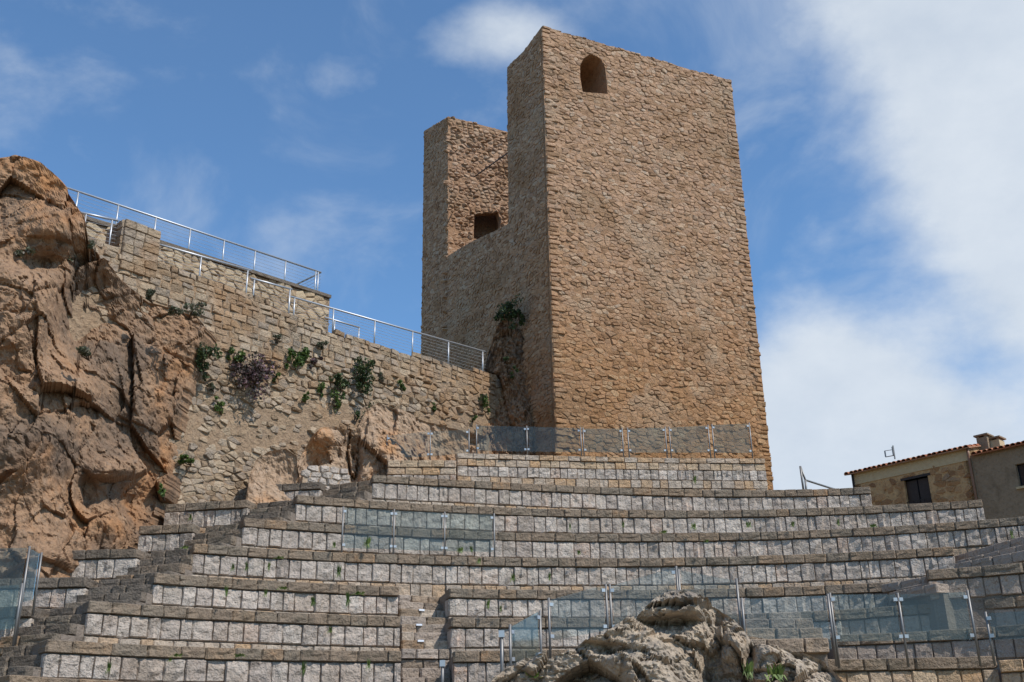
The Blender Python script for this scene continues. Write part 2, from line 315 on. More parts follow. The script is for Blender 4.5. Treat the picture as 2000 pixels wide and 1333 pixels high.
for kind, mats, cnt, kw in (('pale', 'pale_block', 16, dict(boss=.13)), ('cap', 'cap_stone', 12, dict(boss=.07, rnd_edge=.035)), ('base', 'base_stone', 10, dict(boss=.06)),
                            ('orange', 'orange_course', 10, dict(boss=.06)), ('dark', 'dark_step', 10, dict(boss=.06)), ('step', 'step_stone', 10, dict(boss=.06)), ('grey', 'grey_block', 12, dict(boss=.07)), ('quoin', 'wall_stone', 8, dict(boss=.08))):
    L_ = []
    for k in range(cnt):
        vs, fs = block_variant(hash((kind, k)) % 1000 if False else (ord(kind[0]) * 37 + ord(kind[1]) * 5 + k), **kw)
        L_.append(make_mesh(kind + '_stone_block', vs, fs, mats, smooth=False))
    BLOCKS[kind] = L_

class Path:
    def __init__(s, track, z, x0, x1, deg=2):
        tx = np.array([t[0] for t in track], float); ty = np.array([t[1] for t in track], float)
        deg = min(deg, len(track) - 1); co = np.polyfit((tx - 1000) / 500, ty, deg)
        n = max(6, int(abs(x1 - x0) / 14)); xs = np.linspace(x0, x1, n)
        s.p = np.array([at_z(x, np.polyval(co, (x - 1000) / 500), z) for x in xs])
        s.init()
    def init(s):
        s.p[:, 2] = s.p[0, 2]
        s.s = np.r_[0, np.cumsum(np.hypot(*np.diff(s.p[:, :2], axis=0).T))]; s.len = s.s[-1]; s.z = s.p[0, 2]
    def at(s, q):
        k = min(max(int(np.searchsorted(s.s, q)) - 1, 0), len(s.s) - 2)
        f = (q - s.s[k]) / (s.s[k + 1] - s.s[k]); p = s.p[k] * (1 - f) + s.p[k + 1] * f
        t = s.p[k + 1] - s.p[k]; t = t / np.linalg.norm(t)
        return p, t, np.array([-t[1], t[0], 0])           # tangent to the right, normal into the hill
    @classmethod
    def seg(cls, a, b):
        o = cls.__new__(cls); a = np.array(a, float); b = np.array(b, float); n = 5
        o.p = np.array([a + (b - a) * k / n for k in range(n + 1)]); o.init(); return o

def lay(parent, path, kind, name, ztop, h, wmin, wmax, off=0.0, depth=.32, gap=.004, rg=random, hj=.06, sag=0.016, q0=None, q1=None, end_full=True):
    """a course of separate stones along the path, tops at ztop"""
    q = 0.0 if q0 is None else q0; L = path.len if q1 is None else q1
    while q < L - .03:
        w = rg.triangular(wmin, wmax, wmin * .6 + wmax * .4)
        if L - (q + w) < wmin * .7: w = L - q
        p, t, n = path.at(q + w / 2)
        me = rg.choice(BLOCKS[kind]); o = bpy.data.objects.new(name, me); COL.objects.link(o)
        o.parent = parent
        hh = h * (1 - rg.random() * hj)
        pos = p + n * (off + rg.uniform(-sag, sag)); pos[2] = ztop - hh - rg.random() * .004
        fl = rg.choice((-1, 1))
        o.location = Vector(pos) - parent.location
        o.rotation_euler = (rg.uniform(-.025, .025), rg.uniform(-.012, .012), math.atan2(t[1], t[0]) + rg.uniform(-.02, .02))
        o.scale = (max(w - gap, .02), depth, hh)
        q += w

def core(parent, path, ztop, zbot, off=.14, back=1.8, mat='mortar_core', trim=.0):
    n = len(path.p); vs = []; fs = []
    for i, q in enumerate(np.linspace(trim, path.len - trim, n)):
        p, t, nn = path.at(q)
        a = p + nn * off; b = p + nn * back
        vs += [(a[0], a[1], zbot), (a[0], a[1], ztop), (b[0], b[1], ztop), (b[0], b[1], zbot)]
    for i in range(n - 1):
        for k in range(4):
            a = i * 4 + k; b_ = i * 4 + (k + 1) % 4; fs.append((a, a + 4, b_ + 4, b_))
    fs += [(0, 1, 2, 3), tuple((n - 1) * 4 + k for k in (3, 2, 1, 0))]
    return obj('core', make_mesh('core', vs, fs, mat), parent)

# ------------------------------------------------------------------ ground and hill
TC = np.array([3.0, 2.6])                               # centre of the seating circle
def hill_z(x, y):
    r = math.hypot(x - TC[0], y - TC[1])
    if y < 2: r = min(r, 10)
    if r < 12: z = -1.7
    elif r < 25: z = -1.7 + (r - 12) / 13 * 6.4
    elif r < 75: z = 4.7
    else: z = 4.7 - min(1, (r - 75) / 150) * 30
    return z + 1.7 - .25
gv = []; gf = []; rs = [0.5, 3, 6, 9, 11, 12, 13, 14, 15, 16, 17, 18, 19, 20, 21, 22, 23, 24, 25, 27, 30, 40, 55, 75, 100, 150, 230, 400, 900, 2500]; NA = 96
for r_ in rs:
    for k in range(NA):
        a = 2 * math.pi * k / NA; x = TC[0] + r_ * math.sin(a); y = TC[1] + r_ * math.cos(a)
        gv.append((x, y, hill_z(x, y) + (.12 * noise.noise(Vector((x * .3, y * .3, 0))) if r_ < 400 else 0)))
for i in range(len(rs) - 1):
    for k in range(NA):
        gf.append((i * NA + k, i * NA + (k + 1) % NA, (i + 1) * NA + (k + 1) % NA, (i + 1) * NA + k))
gf.append(tuple(range(NA - 1, -1, -1)))
tag(obj('ground', make_mesh('ground', gv, gf, 'earth', True)), kind='structure')

# ------------------------------------------------------------------ seating tiers
TR = {'A': [(92, 1250), (190, 1255.5), (400, 1261), (600, 1266), (750, 1271), (922, 1273.5), (1000, 1273), (1600, 1247)],
      'B': [(174, 1174), (400, 1186), (600, 1200), (1000, 1207), (1600, 1193)],
      'C': [(303, 1119), (600, 1138), (1000, 1152), (1300, 1151), (1600, 1144), (1720, 1138)],
      'D': [(379, 1061), (600, 1077), (1000, 1089), (1300, 1089), (1600, 1082), (1800, 1071)],
      'E': [(477, 1012), (600, 1019), (1000, 1040), (1300, 1042), (1600, 1036), (1900, 1017), (1956, 1012)],
      'F': [(580, 967), (1000, 991), (1300, 997), (1600, 993), (1918, 975)],
      'G': [(728, 928), (1000, 942), (1300, 957), (1600, 953), (1699, 952)]}
TZ = dict(zip('ABCDEFG', np.array([1.49, 2.04, 2.58, 3.2, 3.81, 4.42, 5.07]) * 1.2))
TZ['0'] = TZ['A'] - .68
TIERS = '0ABCDEFG'
def rise_of(k): return TZ[k] - TZ[TIERS[TIERS.index(k) - 1]] if k != '0' else .68
def seating_row(k, track, x0, x1, label, pale='pale', cap='cap', rise=None, z=None, hc=.165, hw=None, deg=2, wp=(.14, .38), wc=(.22, .56), base='base', ends=False):
    z = TZ[k] if z is None else z; rise = rise or rise_of(k); hw = hw or (.31 if k in '0ABC' else .345)
    P = Path(track, z, x0, x1, deg); mid = P.at(P.len / 2)[0]
    t = thing('seating_row', (mid[0], mid[1], P.z - rise), label, 'seating', 'stone seating rows')
    rg = random.Random(int(x0 * 3 + z * 100))
    core(t, P, P.z - .015, P.z - rise - 1.1, off=.075, back=1.75, trim=.03)
    lay(t, P, cap, 'cap_stone', P.z, hc, *wc, off=0, rg=rg)
    lay(t, P, pale, 'block', P.z - hc - .008, hw, *wp, off=.035, rg=rg)
    hb = rise - hc - hw - .016
    if hb > .06: lay(t, P, base, 'base_stone', P.z - hc - hw - .016, hb + .02, .16, .34, off=.02, rg=rg)
    if ends:                                             # dressed stones on the end that faces the stair
        p, tt, n = P.at(P.len - 1e-3); Q = Path.seg(p + n * .30, p + n * 1.35)
        lay(t, Q, cap, 'cap_stone', P.z, hc, .3, .5, off=.0, rg=rg); lay(t, Q, pale, 'block', P.z - hc - .008, hw, .25, .4, off=.01, rg=rg); lay(t, Q, base, 'base_stone', P.z - hc - hw - .016, hb + .02, .25, .4, off=.0, rg=rg)
    return t, P
ord_ = {'A': 'lowest', 'B': 'second lowest', 'C': 'third', 'D': 'fourth', 'E': 'fifth', 'F': 'sixth', 'G': 'topmost'}
ROWP = {}
for k, x0, x1, deg, lab in (('A', 92, 784, 2, 'lowest tier of pale stone seating between the left stair and the centre stair'),
                       ('A', 886, 1520, 2, 'lowest seating tier just right of the centre stair, behind the glass and rock'),
                       ('B', 174, 783, 2, 'second tier of pale block seating from below, left of the centre stair'),
                       ('B', 881, 1640, 2, 'second seating tier from below, right of the centre stair, partly behind glass'),
                       ('C', 303, 780, 2, 'third seating tier from below, left of the top of the centre stair'),
                       ('C', 877, 1800, 3, 'third seating tier from below, right of the top of the centre stair'),
                       ('D', 379, 1862, 2, 'fourth seating tier, unbroken long row carrying the three glass panes'),
                       ('E', 477, 2170, 2, 'fifth seating tier, long row that runs out of the picture below the houses'),
                       ('F', 580, 1918, 2, 'sixth long seating tier, ending in an orange block below the brown house'),
                       ('G', 728, 1699, 3, 'topmost seating tier under the wall at the foot of the tower')):
    ROWP[k, x0] = seating_row(k, TR[k], x0, x1, lab, deg=deg)
ROWP['0', 40] = seating_row('0', [(x, y + 74) for x, y in TR['A']], 20, 784, 'foot tier of seating at the bottom edge below the lowest full row')
for k, tr, x0, x1, lab in (('B', [(-80, 1188), (62, 1183)], -80, 62, 'short seating row at left edge behind the tall glass screen'),
                           ('C', [(-30, 1131), (170, 1127)], -30, 170, 'short weathered seating row left of the stair, at the foot of the cliff'),
                           ('D', [(118, 1076), (270, 1071)], 118, 270, 'short six block seating row left of the stair against the orange rock'),
                           ('E', [(272, 1028), (379, 1023)], 272, 379, 'short five block seating row left of the stair beside the cracked boulder'),
                           ('F', [(322, 985), (484, 976)], 322, 484, 'short seating row left of the stair under the red and grey rubble wall'),
                           ('G', [(518, 947), (626, 941)], 518, 626, 'uppermost short seating row left of the stair beside the rock niche')):
    ROWP[k, x0] = seating_row(k, tr, x0, x1, lab, deg=1, cap='cap' if k in 'EF' else 'dark', ends=True)

# right hand block, a little nearer and lower than the long rows
RZ = [1.46, 1.96, 2.46, 2.96]
for z, tr, x0, x1, lab in ((1.46, [(1612, 1288), (1780, 1285), (1946, 1281)], 1612, 1946, 'rough low kerb wall under the lower right glass panes'),
                           (1.96, [(1635, 1240), (1910, 1226), (2060, 1214)], 1628, 2190, 'lower grey seating row behind the right glass panes'),
                           (2.46, [(1625, 1192), (1895, 1172), (2060, 1158)], 1622, 2190, 'middle grey seating row rising behind the right glass panes'),
                           (2.96, [(1809, 1113), (2000, 1098), (2060, 1092)], 1809, 2190, 'upper grey seating row at the right edge above the glass panes')):
    seating_row('A', tr, x0, x1, lab, pale='grey' if z > 1.5 else 'orange', rise=.52, z=z, hc=.165, hw=.30, wp=(.2, .38), wc=(.32, .6), base='grey')
seating_row('A', [(1946, 1290), (2060, 1284)], 1950, 2060, 'pale kerb stones in the bottom right corner', pale='orange', cap='base', rise=.6, z=1.38, deg=1)

# ------------------------------------------------------------------ stairs
def radial_stair(label, left, right, zs, nstep, kind, lights=None, name='stone_stair', square=0):
    """left/right: plan points of the strip edges at each tier (bottom to top)"""
    base = (left[0] + right[0]) / 2
    t = thing(name, (base[0], base[1], zs[0] + EYE[2] - .4), label, 'stair')
    rg = random.Random(int(abs(base[0] * 71)))
    nth = 0
    for i in range(len(zs) - 1):
        for s in range(1, nstep + 1):
            f0 = s / nstep + (.28 if square else (nstep - 1) / nstep)           # the flight is cut back into the tier, between the row ends
            if square:                                   # each flight squares up to the ends of its own tier
                m_ = (left[i + 1] + right[i + 1]) / 2; e_ = right[i + 1] - left[i + 1]; n_ = np.array([e_[1], -e_[0], 0]); n_ /= np.linalg.norm(n_)
                a = left[i + 1] + n_ * (1 - f0) * square; b = right[i + 1] + n_ * (1 - f0) * square
            else:
                a = left[i] + (left[i + 1] - left[i]) * f0; b = right[i] + (right[i + 1] - right[i]) * f0
            z = zs[i] + (zs[i + 1] - zs[i]) * s / nstep + EYE[2]
            a[2] = b[2] = z; P = Path.seg(a, b); h = (zs[i + 1] - zs[i]) / nstep
            st = bpy.data.objects.new('step', None); COL.objects.link(st); st.parent = t; st.location = Vector((a + b) / 2) - t.location
            # core sub-part, then stones as sub-parts of the step
            c = core(t, P, z - .01, z - h - .5, off=.1, back=1.0, mat='mortar_core'); c.parent = st; c.location = -Vector((a + b) / 2)
            class Sh: pass
            q = 0
            while q < P.len - .02:
                w = rg.uniform(.22, .5)
                if P.len - q - w < .18: w = P.len - q
                p, tt, n = P.at(q + w / 2); o = bpy.data.objects.new('stone', rg.choice(BLOCKS[rg.choice(kind)])); COL.objects.link(o); o.parent = st
                pos = p + n * rg.uniform(-.012, .012); pos[2] = z - h + .004
                o.location = Vector(pos) - Vector((a + b) / 2); o.rotation_euler = (rg.uniform(-.02, .02), rg.uniform(-.012, .012), math.atan2(tt[1], tt[0]) + rg.uniform(-.015, .015)); o.scale = (w - .012, .3, h - .012)
                q += w
            nth += 1
            if lights and nth in lights:
                p, tt, n = P.at(P.len * lights[nth]); mb = MB(); p = p - n * .03; p[2] = z - .035
                mb.box(p - tt * .05, tt * .1, n * .05, np.array([0, 0, .03])); mb.build('step_light', 'lamp_white', t)
    return t
def edge(pts): return [at_z(px, py, z) for px, py, z in pts]
lz = [TZ[k] for k in '0ABCDEFG']
radial_stair('weathered stair of shade-toned stone climbing diagonally between the short and long seating rows',
             edge([(-110, 1330, lz[0]), (-30, 1258, lz[1]), (66, 1183, lz[2]), (172, 1126, lz[3]), (272, 1071, lz[4]), (380, 1023, lz[5]), (486, 976, lz[6]), (628, 941, lz[7])]),
             edge([(20, 1328, lz[0]), (90, 1250, lz[1]), (172, 1174, lz[2]), (301, 1119, lz[3]), (377, 1061, lz[4]), (475, 1012, lz[5]), (578, 967, lz[6]), (726, 928, lz[7])]), lz, 4, ('dark', 'dark', 'cap'), square=1.15)
radial_stair('brown stone stair with small white step lights in the middle of the seating',
             edge([(788, 1348, lz[0]), (786, 1271, lz[1]), (785, 1204, lz[2]), (782, 1146, lz[3])]),
             edge([(890, 1350, lz[0]), (884, 1273, lz[1]), (879, 1206, lz[2]), (875, 1151, lz[3])]), lz[:4], 4, ('step', 'step', 'base', 'grey', 'cap'), lights={6: .40, 8: .38, 10: .45})
# small curved stair behind the rock and grey steps at right
def step_pile(label, rowsdef, kind, h, name='stone_stair'):
    P0 = at_z(rowsdef[0][0], rowsdef[0][1], rowsdef[0][4])
    t = thing(name, (P0[0], P0[1], P0[2] - h), label, 'stair'); rg = random.Random(int(P0[0] * 31))
    for x0, y0, x1, y1, z in rowsdef:
        P = Path.seg(at_z(x0, y0, z), at_z(x1, y1, z)); core(t, P, P.z - .01, P.z - h - 1.6, off=.12, back=.9, trim=.02)
        lay(t, P, kind, 'step', P.z, h, .28, .5, rg=rg)
    return t
step_pile('short brown stair of four courses with stepped ends beside the rock outcrop', [(1440, 1250, 1618, 1245, 1.62), (1448, 1228, 1606, 1226, 1.84), (1452, 1210, 1588, 1207, 2.03), (1456, 1198, 1564, 1194, 2.2)], 'step', .19)
step_pile('low grey stair courses between the third tier and the right seating block', [(1735, 1158, 1830, 1139, 2.72), (1748, 1152, 1840, 1131, 2.86), (1720, 1142, 1850, 1118, 3.02)], 'grey', .15)
step_pile('grey stair courses rising to the right edge under the fifth tier', [(1862, 1101, 2070, 1062, 3.42), (1866, 1096, 2070, 1046, 3.58), (1862, 1086, 2070, 1026, 3.76)], 'grey', .18)

# ------------------------------------------------------------------ wall at the foot of the tower
ZW = 7.2
P = Path([(893, 884), (1000, 889), (1140, 892), (1300, 893), (1494, 896)], ZW, 893, 1494, 2)
w_ = thing('parapet_wall', (P.at(P.len / 2)[0][0], P.at(P.len / 2)[0][1], P.z - 1.2), 'coursed pale and orange block wall carrying glass panels at the foot of the tower', 'wall')
rg = random.Random(5); core(w_, P, P.z - .01, P.z - 2.2, off=.14, back=1.2, trim=.03)
lay(w_, P, 'base', 'coping_stone', P.z, .13, .25, .5, rg=rg); lay(w_, P, 'orange', 'course_stone', P.z - .135, .17, .18, .38, off=.02, rg=rg)
lay(w_, P, 'pale', 'block', P.z - .31, .26, .16, .34, off=.03, rg=rg); lay(w_, P, 'base', 'base_stone', P.z - .575, .2, .18, .36, off=.0, rg=rg); lay(w_, P, 'base', 'base_stone', P.z - .78, .3, .18, .36, off=.0, rg=rg)
P = Path([(757, 899), (893, 899)], 6.95, 757, 891, 1)
w_ = thing('parapet_wall', (P.at(P.len / 2)[0][0], P.at(P.len / 2)[0][1], P.z - 1), 'low ochre wing wall at the upper left end of the tower wall', 'wall')
core(w_, P, P.z - .01, P.z - 1.8, off=.14, back=.9, trim=.03)
lay(w_, P, 'orange', 'coping_stone', P.z, .17, .25, .5, rg=rg); lay(w_, P, 'orange', 'course_stone', P.z - .175, .17, .25, .5, off=.02, rg=rg); lay(w_, P, 'pale', 'block', P.z - .35, .25, .2, .4, off=.03, rg=rg); lay(w_, P, 'base', 'base_stone', P.z - .6, .3, .2, .4, rg=rg)

# ------------------------------------------------------------------ rubble masonry
def inpoly(p, poly):
    x, y = p; c = False; n = len(poly); j = n - 1
    for i in range(n):
        xi, yi = poly[i]; xj, yj = poly[j]
        if (yi > y) != (yj > y) and x < (xj - xi) * (y - yi) / (yj - yi) + xi: c = not c
        j = i
    return c
def clip(poly, nx, ny, d):                              # keep nx*x+ny*y <= d
    out = []; m = len(poly)
    for i in range(m):
        a = poly[i]; b = poly[(i + 1) % m]; fa = nx * a[0] + ny * a[1] - d; fb = nx * b[0] + ny * b[1] - d
        if fa <= 0: out.append(a)
        if (fa < 0 < fb) or (fb < 0 < fa):
            t = fa / (fa - fb); out.append((a[0] + t * (b[0] - a[0]), a[1] + t * (b[1] - a[1])))
    return out
def hole_push(p, hole):
    best = None
    for i in range(len(hole)):
        a = hole[i]; b = hole[(i + 1) % len(hole)]; dx, dy = b[0] - a[0], b[1] - a[1]; t = max(0, min(1, ((p[0] - a[0]) * dx + (p[1] - a[1]) * dy) / (dx * dx + dy * dy + 1e-9)))
        q = (a[0] + t * dx, a[1] + t * dy); d = (q[0] - p[0]) ** 2 + (q[1] - p[1]) ** 2
        if best is None or d < best[0]: best = (d, q)
    return best[1]
def cells(dom, sw, sh, rg, jx=.42, jy=.30, drop=.12, hole=None, edges=None):
    """irregular stone outlines over a domain polygon (2D); edges: convex domain lines to trim the outlines with"""
    xs = [p[0] for p in dom]; ys = [p[1] for p in dom]; x0, x1, y0, y1 = min(xs) - sw, max(xs) + sw, min(ys) - sh, max(ys) + sh
    k = sw / sh; nx = int((x1 - x0) / sw) + 1; ny = int((y1 - y0) / sh) + 1; S = {}
    for j in range(ny):
        o = rg.random() * sw
        for i in range(nx):
            if rg.random() < drop: continue
            S[i, j] = (x0 + i * sw + o + rg.uniform(-jx, jx) * sw, (y0 + j * sh + rg.uniform(-jy, jy) * sh) * k)
    out = []
    for (i, j), (cx, cy) in S.items():
        c2 = (cx, cy / k)
        if not inpoly(c2, dom) or (hole and inpoly(c2, hole)): continue
        pl = [(cx - 1.25 * sw, cy - 1.1 * sw), (cx + 1.25 * sw, cy - 1.1 * sw), (cx + 1.25 * sw, cy + 1.1 * sw), (cx - 1.25 * sw, cy + 1.1 * sw)]
        for dj in range(-2, 3):
            for di in range(-3, 4):
                q = S.get((i + di, j + dj))
                if q is None or (di == 0 and dj == 0): continue
                ax, ay = q[0] - cx, q[1] - cy
                if ax * ax + ay * ay > 9 * sw * sw: continue
                pl = clip(pl, ax, ay, ax * (cx + ax / 2) + ay * (cy + ay / 2))
                if len(pl) < 3: break
            if len(pl) < 3: break
        if len(pl) < 3: continue
        pl = [(a, b / k) for a, b in pl]
        if edges:
            for (ex, ey, ed) in edges:
                pl = clip(pl, ex, ey, ed + rg.uniform(-.03, .035))
                if len(pl) < 3: break
        if len(pl) < 3: continue
        if hole:
            pl = [hole_push(p, hole) if inpoly(p, hole) else p for p in pl]
        # merge tiny edges
        q = [pl[0]]
        for p in pl[1:]:
            if math.hypot(p[0] - q[-1][0], p[1] - q[-1][1]) > .022: q.append(p)
        if len(q) < 3: continue
        out.append(q)
    return out
def stone_geo(pl, fr, h, gap, rg, back=.05, flat=.62, tilt=1.0):
    """one stone from its outline: sides, worn shoulder, uneven face"""
    O, U, V, N = fr
    cx = sum(p[0] for p in pl) / len(pl); cy = sum(p[1] for p in pl) / len(pl)
    size = max(.05, min(max(p[0] for p in pl) - min(p[0] for p in pl), max(p[1] for p in pl) - min(p[1] for p in pl)))
    s0 = max(.6, 1 - 2 * gap / size); tx, ty = rg.uniform(-.22, .22) * tilt, rg.uniform(-.18, .22) * tilt
    ring = []
    for sc, dz in ((s0, -back), (s0 * .98, h * .35), (s0 * flat, h)):
        ring.append([])
        for p in pl:
            u = cx + (p[0] - cx) * sc; v = cy + (p[1] - cy) * sc
            d = dz if dz < 0 else dz + (u - cx) * tx + (v - cy) * ty + rg.uniform(-.25, .25) * h * (1 if dz == h else .4)
            ring[-1].append(O + U * u + V * v + N * d)
    n = len(pl); vs = ring[0] + ring[1] + ring[2] + [O + U * cx + V * cy + N * (h * rg.uniform(.9, 1.4))]
    fs = []
    for r_ in range(2):
        for k in range(n): fs.append((r_ * n + k, r_ * n + (k + 1) % n, (r_ + 1) * n + (k + 1) % n, (r_ + 1) * n + k))
    for k in range(n): fs.append((2 * n + k, 2 * n + (k + 1) % n, 3 * n))
    area = .5 * abs(sum(pl[i][0] * pl[(i + 1) % n][1] - pl[(i + 1) % n][0] * pl[i][1] for i in range(n)))
    return vs, fs, area, O + U * cx + V * cy
def set_stones(parent, stones, mat, limit=300, name='stone', rest='rubble_stones'):
    stones = sorted(stones, key=lambda s: -s[2] / max(1.0, np.linalg.norm(s[3] - EYE)) ** 2)
    rg = random.Random(len(stones))
    for vs, fs, a, c in stones[:limit]:
        me = make_mesh(name, [v - c for v in vs], fs, mat, False, [0.0] * len(vs)); obj(name, me, parent, c)
    mb = MB()
    for vs, fs, a, c in stones[limit:]: mb.add(vs, fs, rg.random())
    if mb.v: tag(mb.build(rest, mat, parent), kind='stuff')
def courses(dom, hr, wr_, rg):
    ys = [p[1] for p in dom]; xs = [p[0] for p in dom]; v = min(ys); out = []
    while v < max(ys):
        h = rg.uniform(*hr); u = min(xs) - rg.random() * .3
        while u < max(xs):
            w = rg.uniform(*wr_); sl = rg.uniform(-.02, .02)
            if inpoly((u + w / 2, v + h / 2), dom):
                j = lambda: rg.uniform(-.014, .014)
                out.append([(u + j(), v + j()), (u + w * .5, v + j() * .6), (u + w + j(), v + j()), (u + w + j(), v + h + j()), (u + w * .5, v + h + j() * .6), (u + j(), v + h + j())])
            u += w + .008
        v += h + .007
    return out
def frame(P0, az):
    """wall frame at P0: U runs along azimuth az, N points out of the wall towards the viewer's side"""
    U = np.array([math.sin(az), math.cos(az), 0]); V = np.array([0, 0, 1.0]); N = np.cross(U, V)
    if N @ (EYE - P0) < 0: N = -N
    return P0, U, V, N
def uv(px, py, fr, az):
    q = on_plane(px, py, fr[0], az) - fr[0]; return float(q @ fr[1]), float(q[2])
def slab(name, outer, hole, fr, thick, mat, parent, front=0.0):
    """wall body: polygon with an optional opening, extruded inwards"""
    O, U, V, N = fr; loops = [outer] + ([hole] if hole else [])
    tri = geometry.tessellate_polygon([[Vector((p[0], p[1], 0)) for p in l] for l in loops])
    flat = [p for l in loops for p in l]; n = len(flat)
    vs = [O + U * p[0] + V * p[1] + N * front for p in flat] + [O + U * p[0] + V * p[1] - N * thick for p in flat]
    fs = [tuple(t) for t in tri] + [tuple(n + i for i in reversed(t)) for t in tri]
    b = 0
    for l in loops:
        for k in range(len(l)): fs.append((b + k, b + (k + 1) % len(l), n + b + (k + 1) % len(l), n + b + k))
        b += len(l)
    me = make_mesh(name, vs, fs, mat); bm = bmesh.new(); bm.from_mesh(me); bmesh.ops.recalc_face_normals(bm, faces=bm.faces); bm.to_mesh(me); bm.free()
    return obj(name, me, parent)

# ------------------------------------------------------------------ the tower
AZR, AZL = R(66.4), R(-28)
C0 = at_y(1083, 835, 28.0)
tower = thing('stone_tower', (C0[0] + 2, C0[1] + 3, 5.0), 'tall roofless rubble stone tower with an arched opening near the top', 'tower')
frR = frame(C0, AZR); frL = frame(C0, AZL)
def q(fr, az, *pts): return [uv(x, y, fr, az) for x, y in pts]
TL, TRc, BR, BL = q(frR, AZR, (1058, 52), (1428, 158), (1510, 950), (1086, 900))
zb = -4.0
def ext(a, b, z): t = (z - a[1]) / (b[1] - a[1]); return (a[0] + t * (b[0] - a[0]), z)
BRx = ext(TRc, BR, zb); BLx = ext(TL, BL, zb)
arch_px = [(1138, 180), (1133, 150), (1133, 128), (1140, 114), (1151, 107), (1163, 108), (1175, 117), (1182, 133), (1185, 160), (1187, 184)]
arch = q(frR, AZR, *arch_px)
TH = 2.3
rg = random.Random(11)
top = [(TL[0] + (TRc[0] - TL[0]) * f, TL[1] + (TRc[1] - TL[1]) * f + (rg.uniform(-.06, .03) if 0 < f < 1 else 0)) for f in np.linspace(0, 1, 16)]
domR = [BLx] + top + [BRx]
slab('front_wall', [BLx] + top + [BRx], arch, frR, TH, 'tower_mortar', tower)
def eline(a, b, inside):
    nx, ny = b[1] - a[1], -(b[0] - a[0]); l = math.hypot(nx, ny); nx /= l; ny /= l; d = nx * a[0] + ny * a[1]
    if nx * inside[0] + ny * inside[1] > d: nx, ny, d = -nx, -ny, -d
    return nx, ny, d
ins = ((TL[0] + BR[0]) / 2, (TL[1] + BR[1]) / 2)
stones = []
ed = [eline(TL, BLx, ins), eline(TRc, BRx, ins), eline(TL, TRc, ins)]
vis_b = min(BL[1], BR[1]) - .8
domv = [(BLx[0] - .2, vis_b), (TL[0] - .2, TL[1] + .2), (TRc[0] + .2, TRc[1] + .2), (BRx[0] + .2, vis_b)]
for pl in cells(domv, .195, .108, rg, drop=.15, hole=arch, edges=ed):
    cx_, cy_ = sum(p[0] for p in pl) / len(pl), sum(p[1] for p in pl) / len(pl)
    if min(ed[0][2] - ed[0][0] * cx_ - ed[0][1] * cy_, ed[1][2] - ed[1][0] * cx_ - ed[1][1] * cy_) < .17: continue
    stones.append(stone_geo(pl, frR, rg.choice((.005, .012, .02, .034)) * rg.uniform(.7, 1.2), rg.uniform(.001, .006), rg, flat=.76, tilt=.6))
for (ta, ba, sg) in ((TL, BLx, 1), (TRc, BRx, -1)):
    v = vis_b; k_ = 0
    while v < ta[1] - .05:
        hq = min(rg.uniform(.10, .19), ta[1] + .02 - v); f_ = (v - ba[1]) / (ta[1] - ba[1]); ue = ba[0] + (ta[0] - ba[0]) * f_; lq = rg.uniform(.20, .32) if k_ % 2 else rg.uniform(.32, .48); oq = sg * rg.uniform(-.035, .01)
        pl = [(ue + oq, v + rg.uniform(0, .012)), (ue + sg * lq * .5, v), (ue + sg * lq, v + rg.uniform(0, .03)), (ue + sg * (lq + rg.uniform(-.03, .03)), v + hq * .96), (ue + sg * lq * .5, v + hq), (ue + oq, v + hq - rg.uniform(0, .012))]
        if sg < 0: pl = pl[::-1]
        stones.append(stone_geo(pl, frR, rg.uniform(.025, .05), .006, rg, flat=.82)); v += hq + .006; k_ += 1
# left wall: broken profile seen through the gap
Lp = q(frL, AZL, (1058, 52), (990, 132), (991, 250), (993, 437), (965, 452), (930, 468), (900, 484), (875, 500), (875, 228), (828, 256), (822, 690))
far = ext(Lp[9], Lp[10], zb)
Lout = [(0.12, zb), (Lp[0][0] + .12, Lp[0][1]), ((Lp[0][0] + Lp[1][0]) / 2, (Lp[0][1] + Lp[1][1]) / 2 - .12)] + Lp[1:10] + [far]
TW = 1.0
fl_ = slab('left_wall', Lout, None, frL, TW, 'tower_mortar', tower, front=-.01)
insL = (2, 3)
edL = [eline((.0, zb), Lp[0], (3, 0)), eline(Lp[9], far, (3, 0))]
for pl in cells(Lout, .2, .11, rg, drop=.14, edges=edL):
    pl = [p if inpoly(p, Lout) else hole_push(p, Lout) for p in pl]
    stones.append(stone_geo(pl, frL, rg.uniform(.004, .022), rg.uniform(.002, .008), rg, flat=.74))
# back wall: its inner face shows through the gap
uB = (Lp[8][0]); PB = C0 + frL[1] * uB
frB = frame(PB, AZR); hb_ = Lp[8][1]
Wd = TRc[0] + .3
nich = q(frB, AZR, (925, 468), (926, 418), (973, 416), (977, 430), (975, 470))
tB = q(frB, AZR, (875, 228), (990, 258))
slab('back_wall', [(0, zb), (0, hb_), (tB[1][0], tB[1][1]), (Wd, tB[1][1] - .4), (Wd, zb)], nich, frB, .22, 'tower_mortar', tower, front=.012)
slab('back_wall', [(0, zb), (0, hb_ - .02), (tB[1][0], tB[1][1] - .02), (Wd, tB[1][1] - .42), (Wd, zb)], None, (frB[0] - frB[3] * .95, frB[1], frB[2], frB[3]), Lp[9][0] - uB - .95, 'tower_mortar', tower)
for pl in cells([(0.02, 4.0), (0.02, hb_), (tB[1][0] + .3, tB[1][1]), (tB[1][0] + .3, 4.0)], .21, .125, rg, drop=.16, hole=nich, edges=[(0, 1, hb_)]):
    stones.append(stone_geo(pl, frB, rg.uniform(.02, .09), rg.uniform(.004, .014), rg))
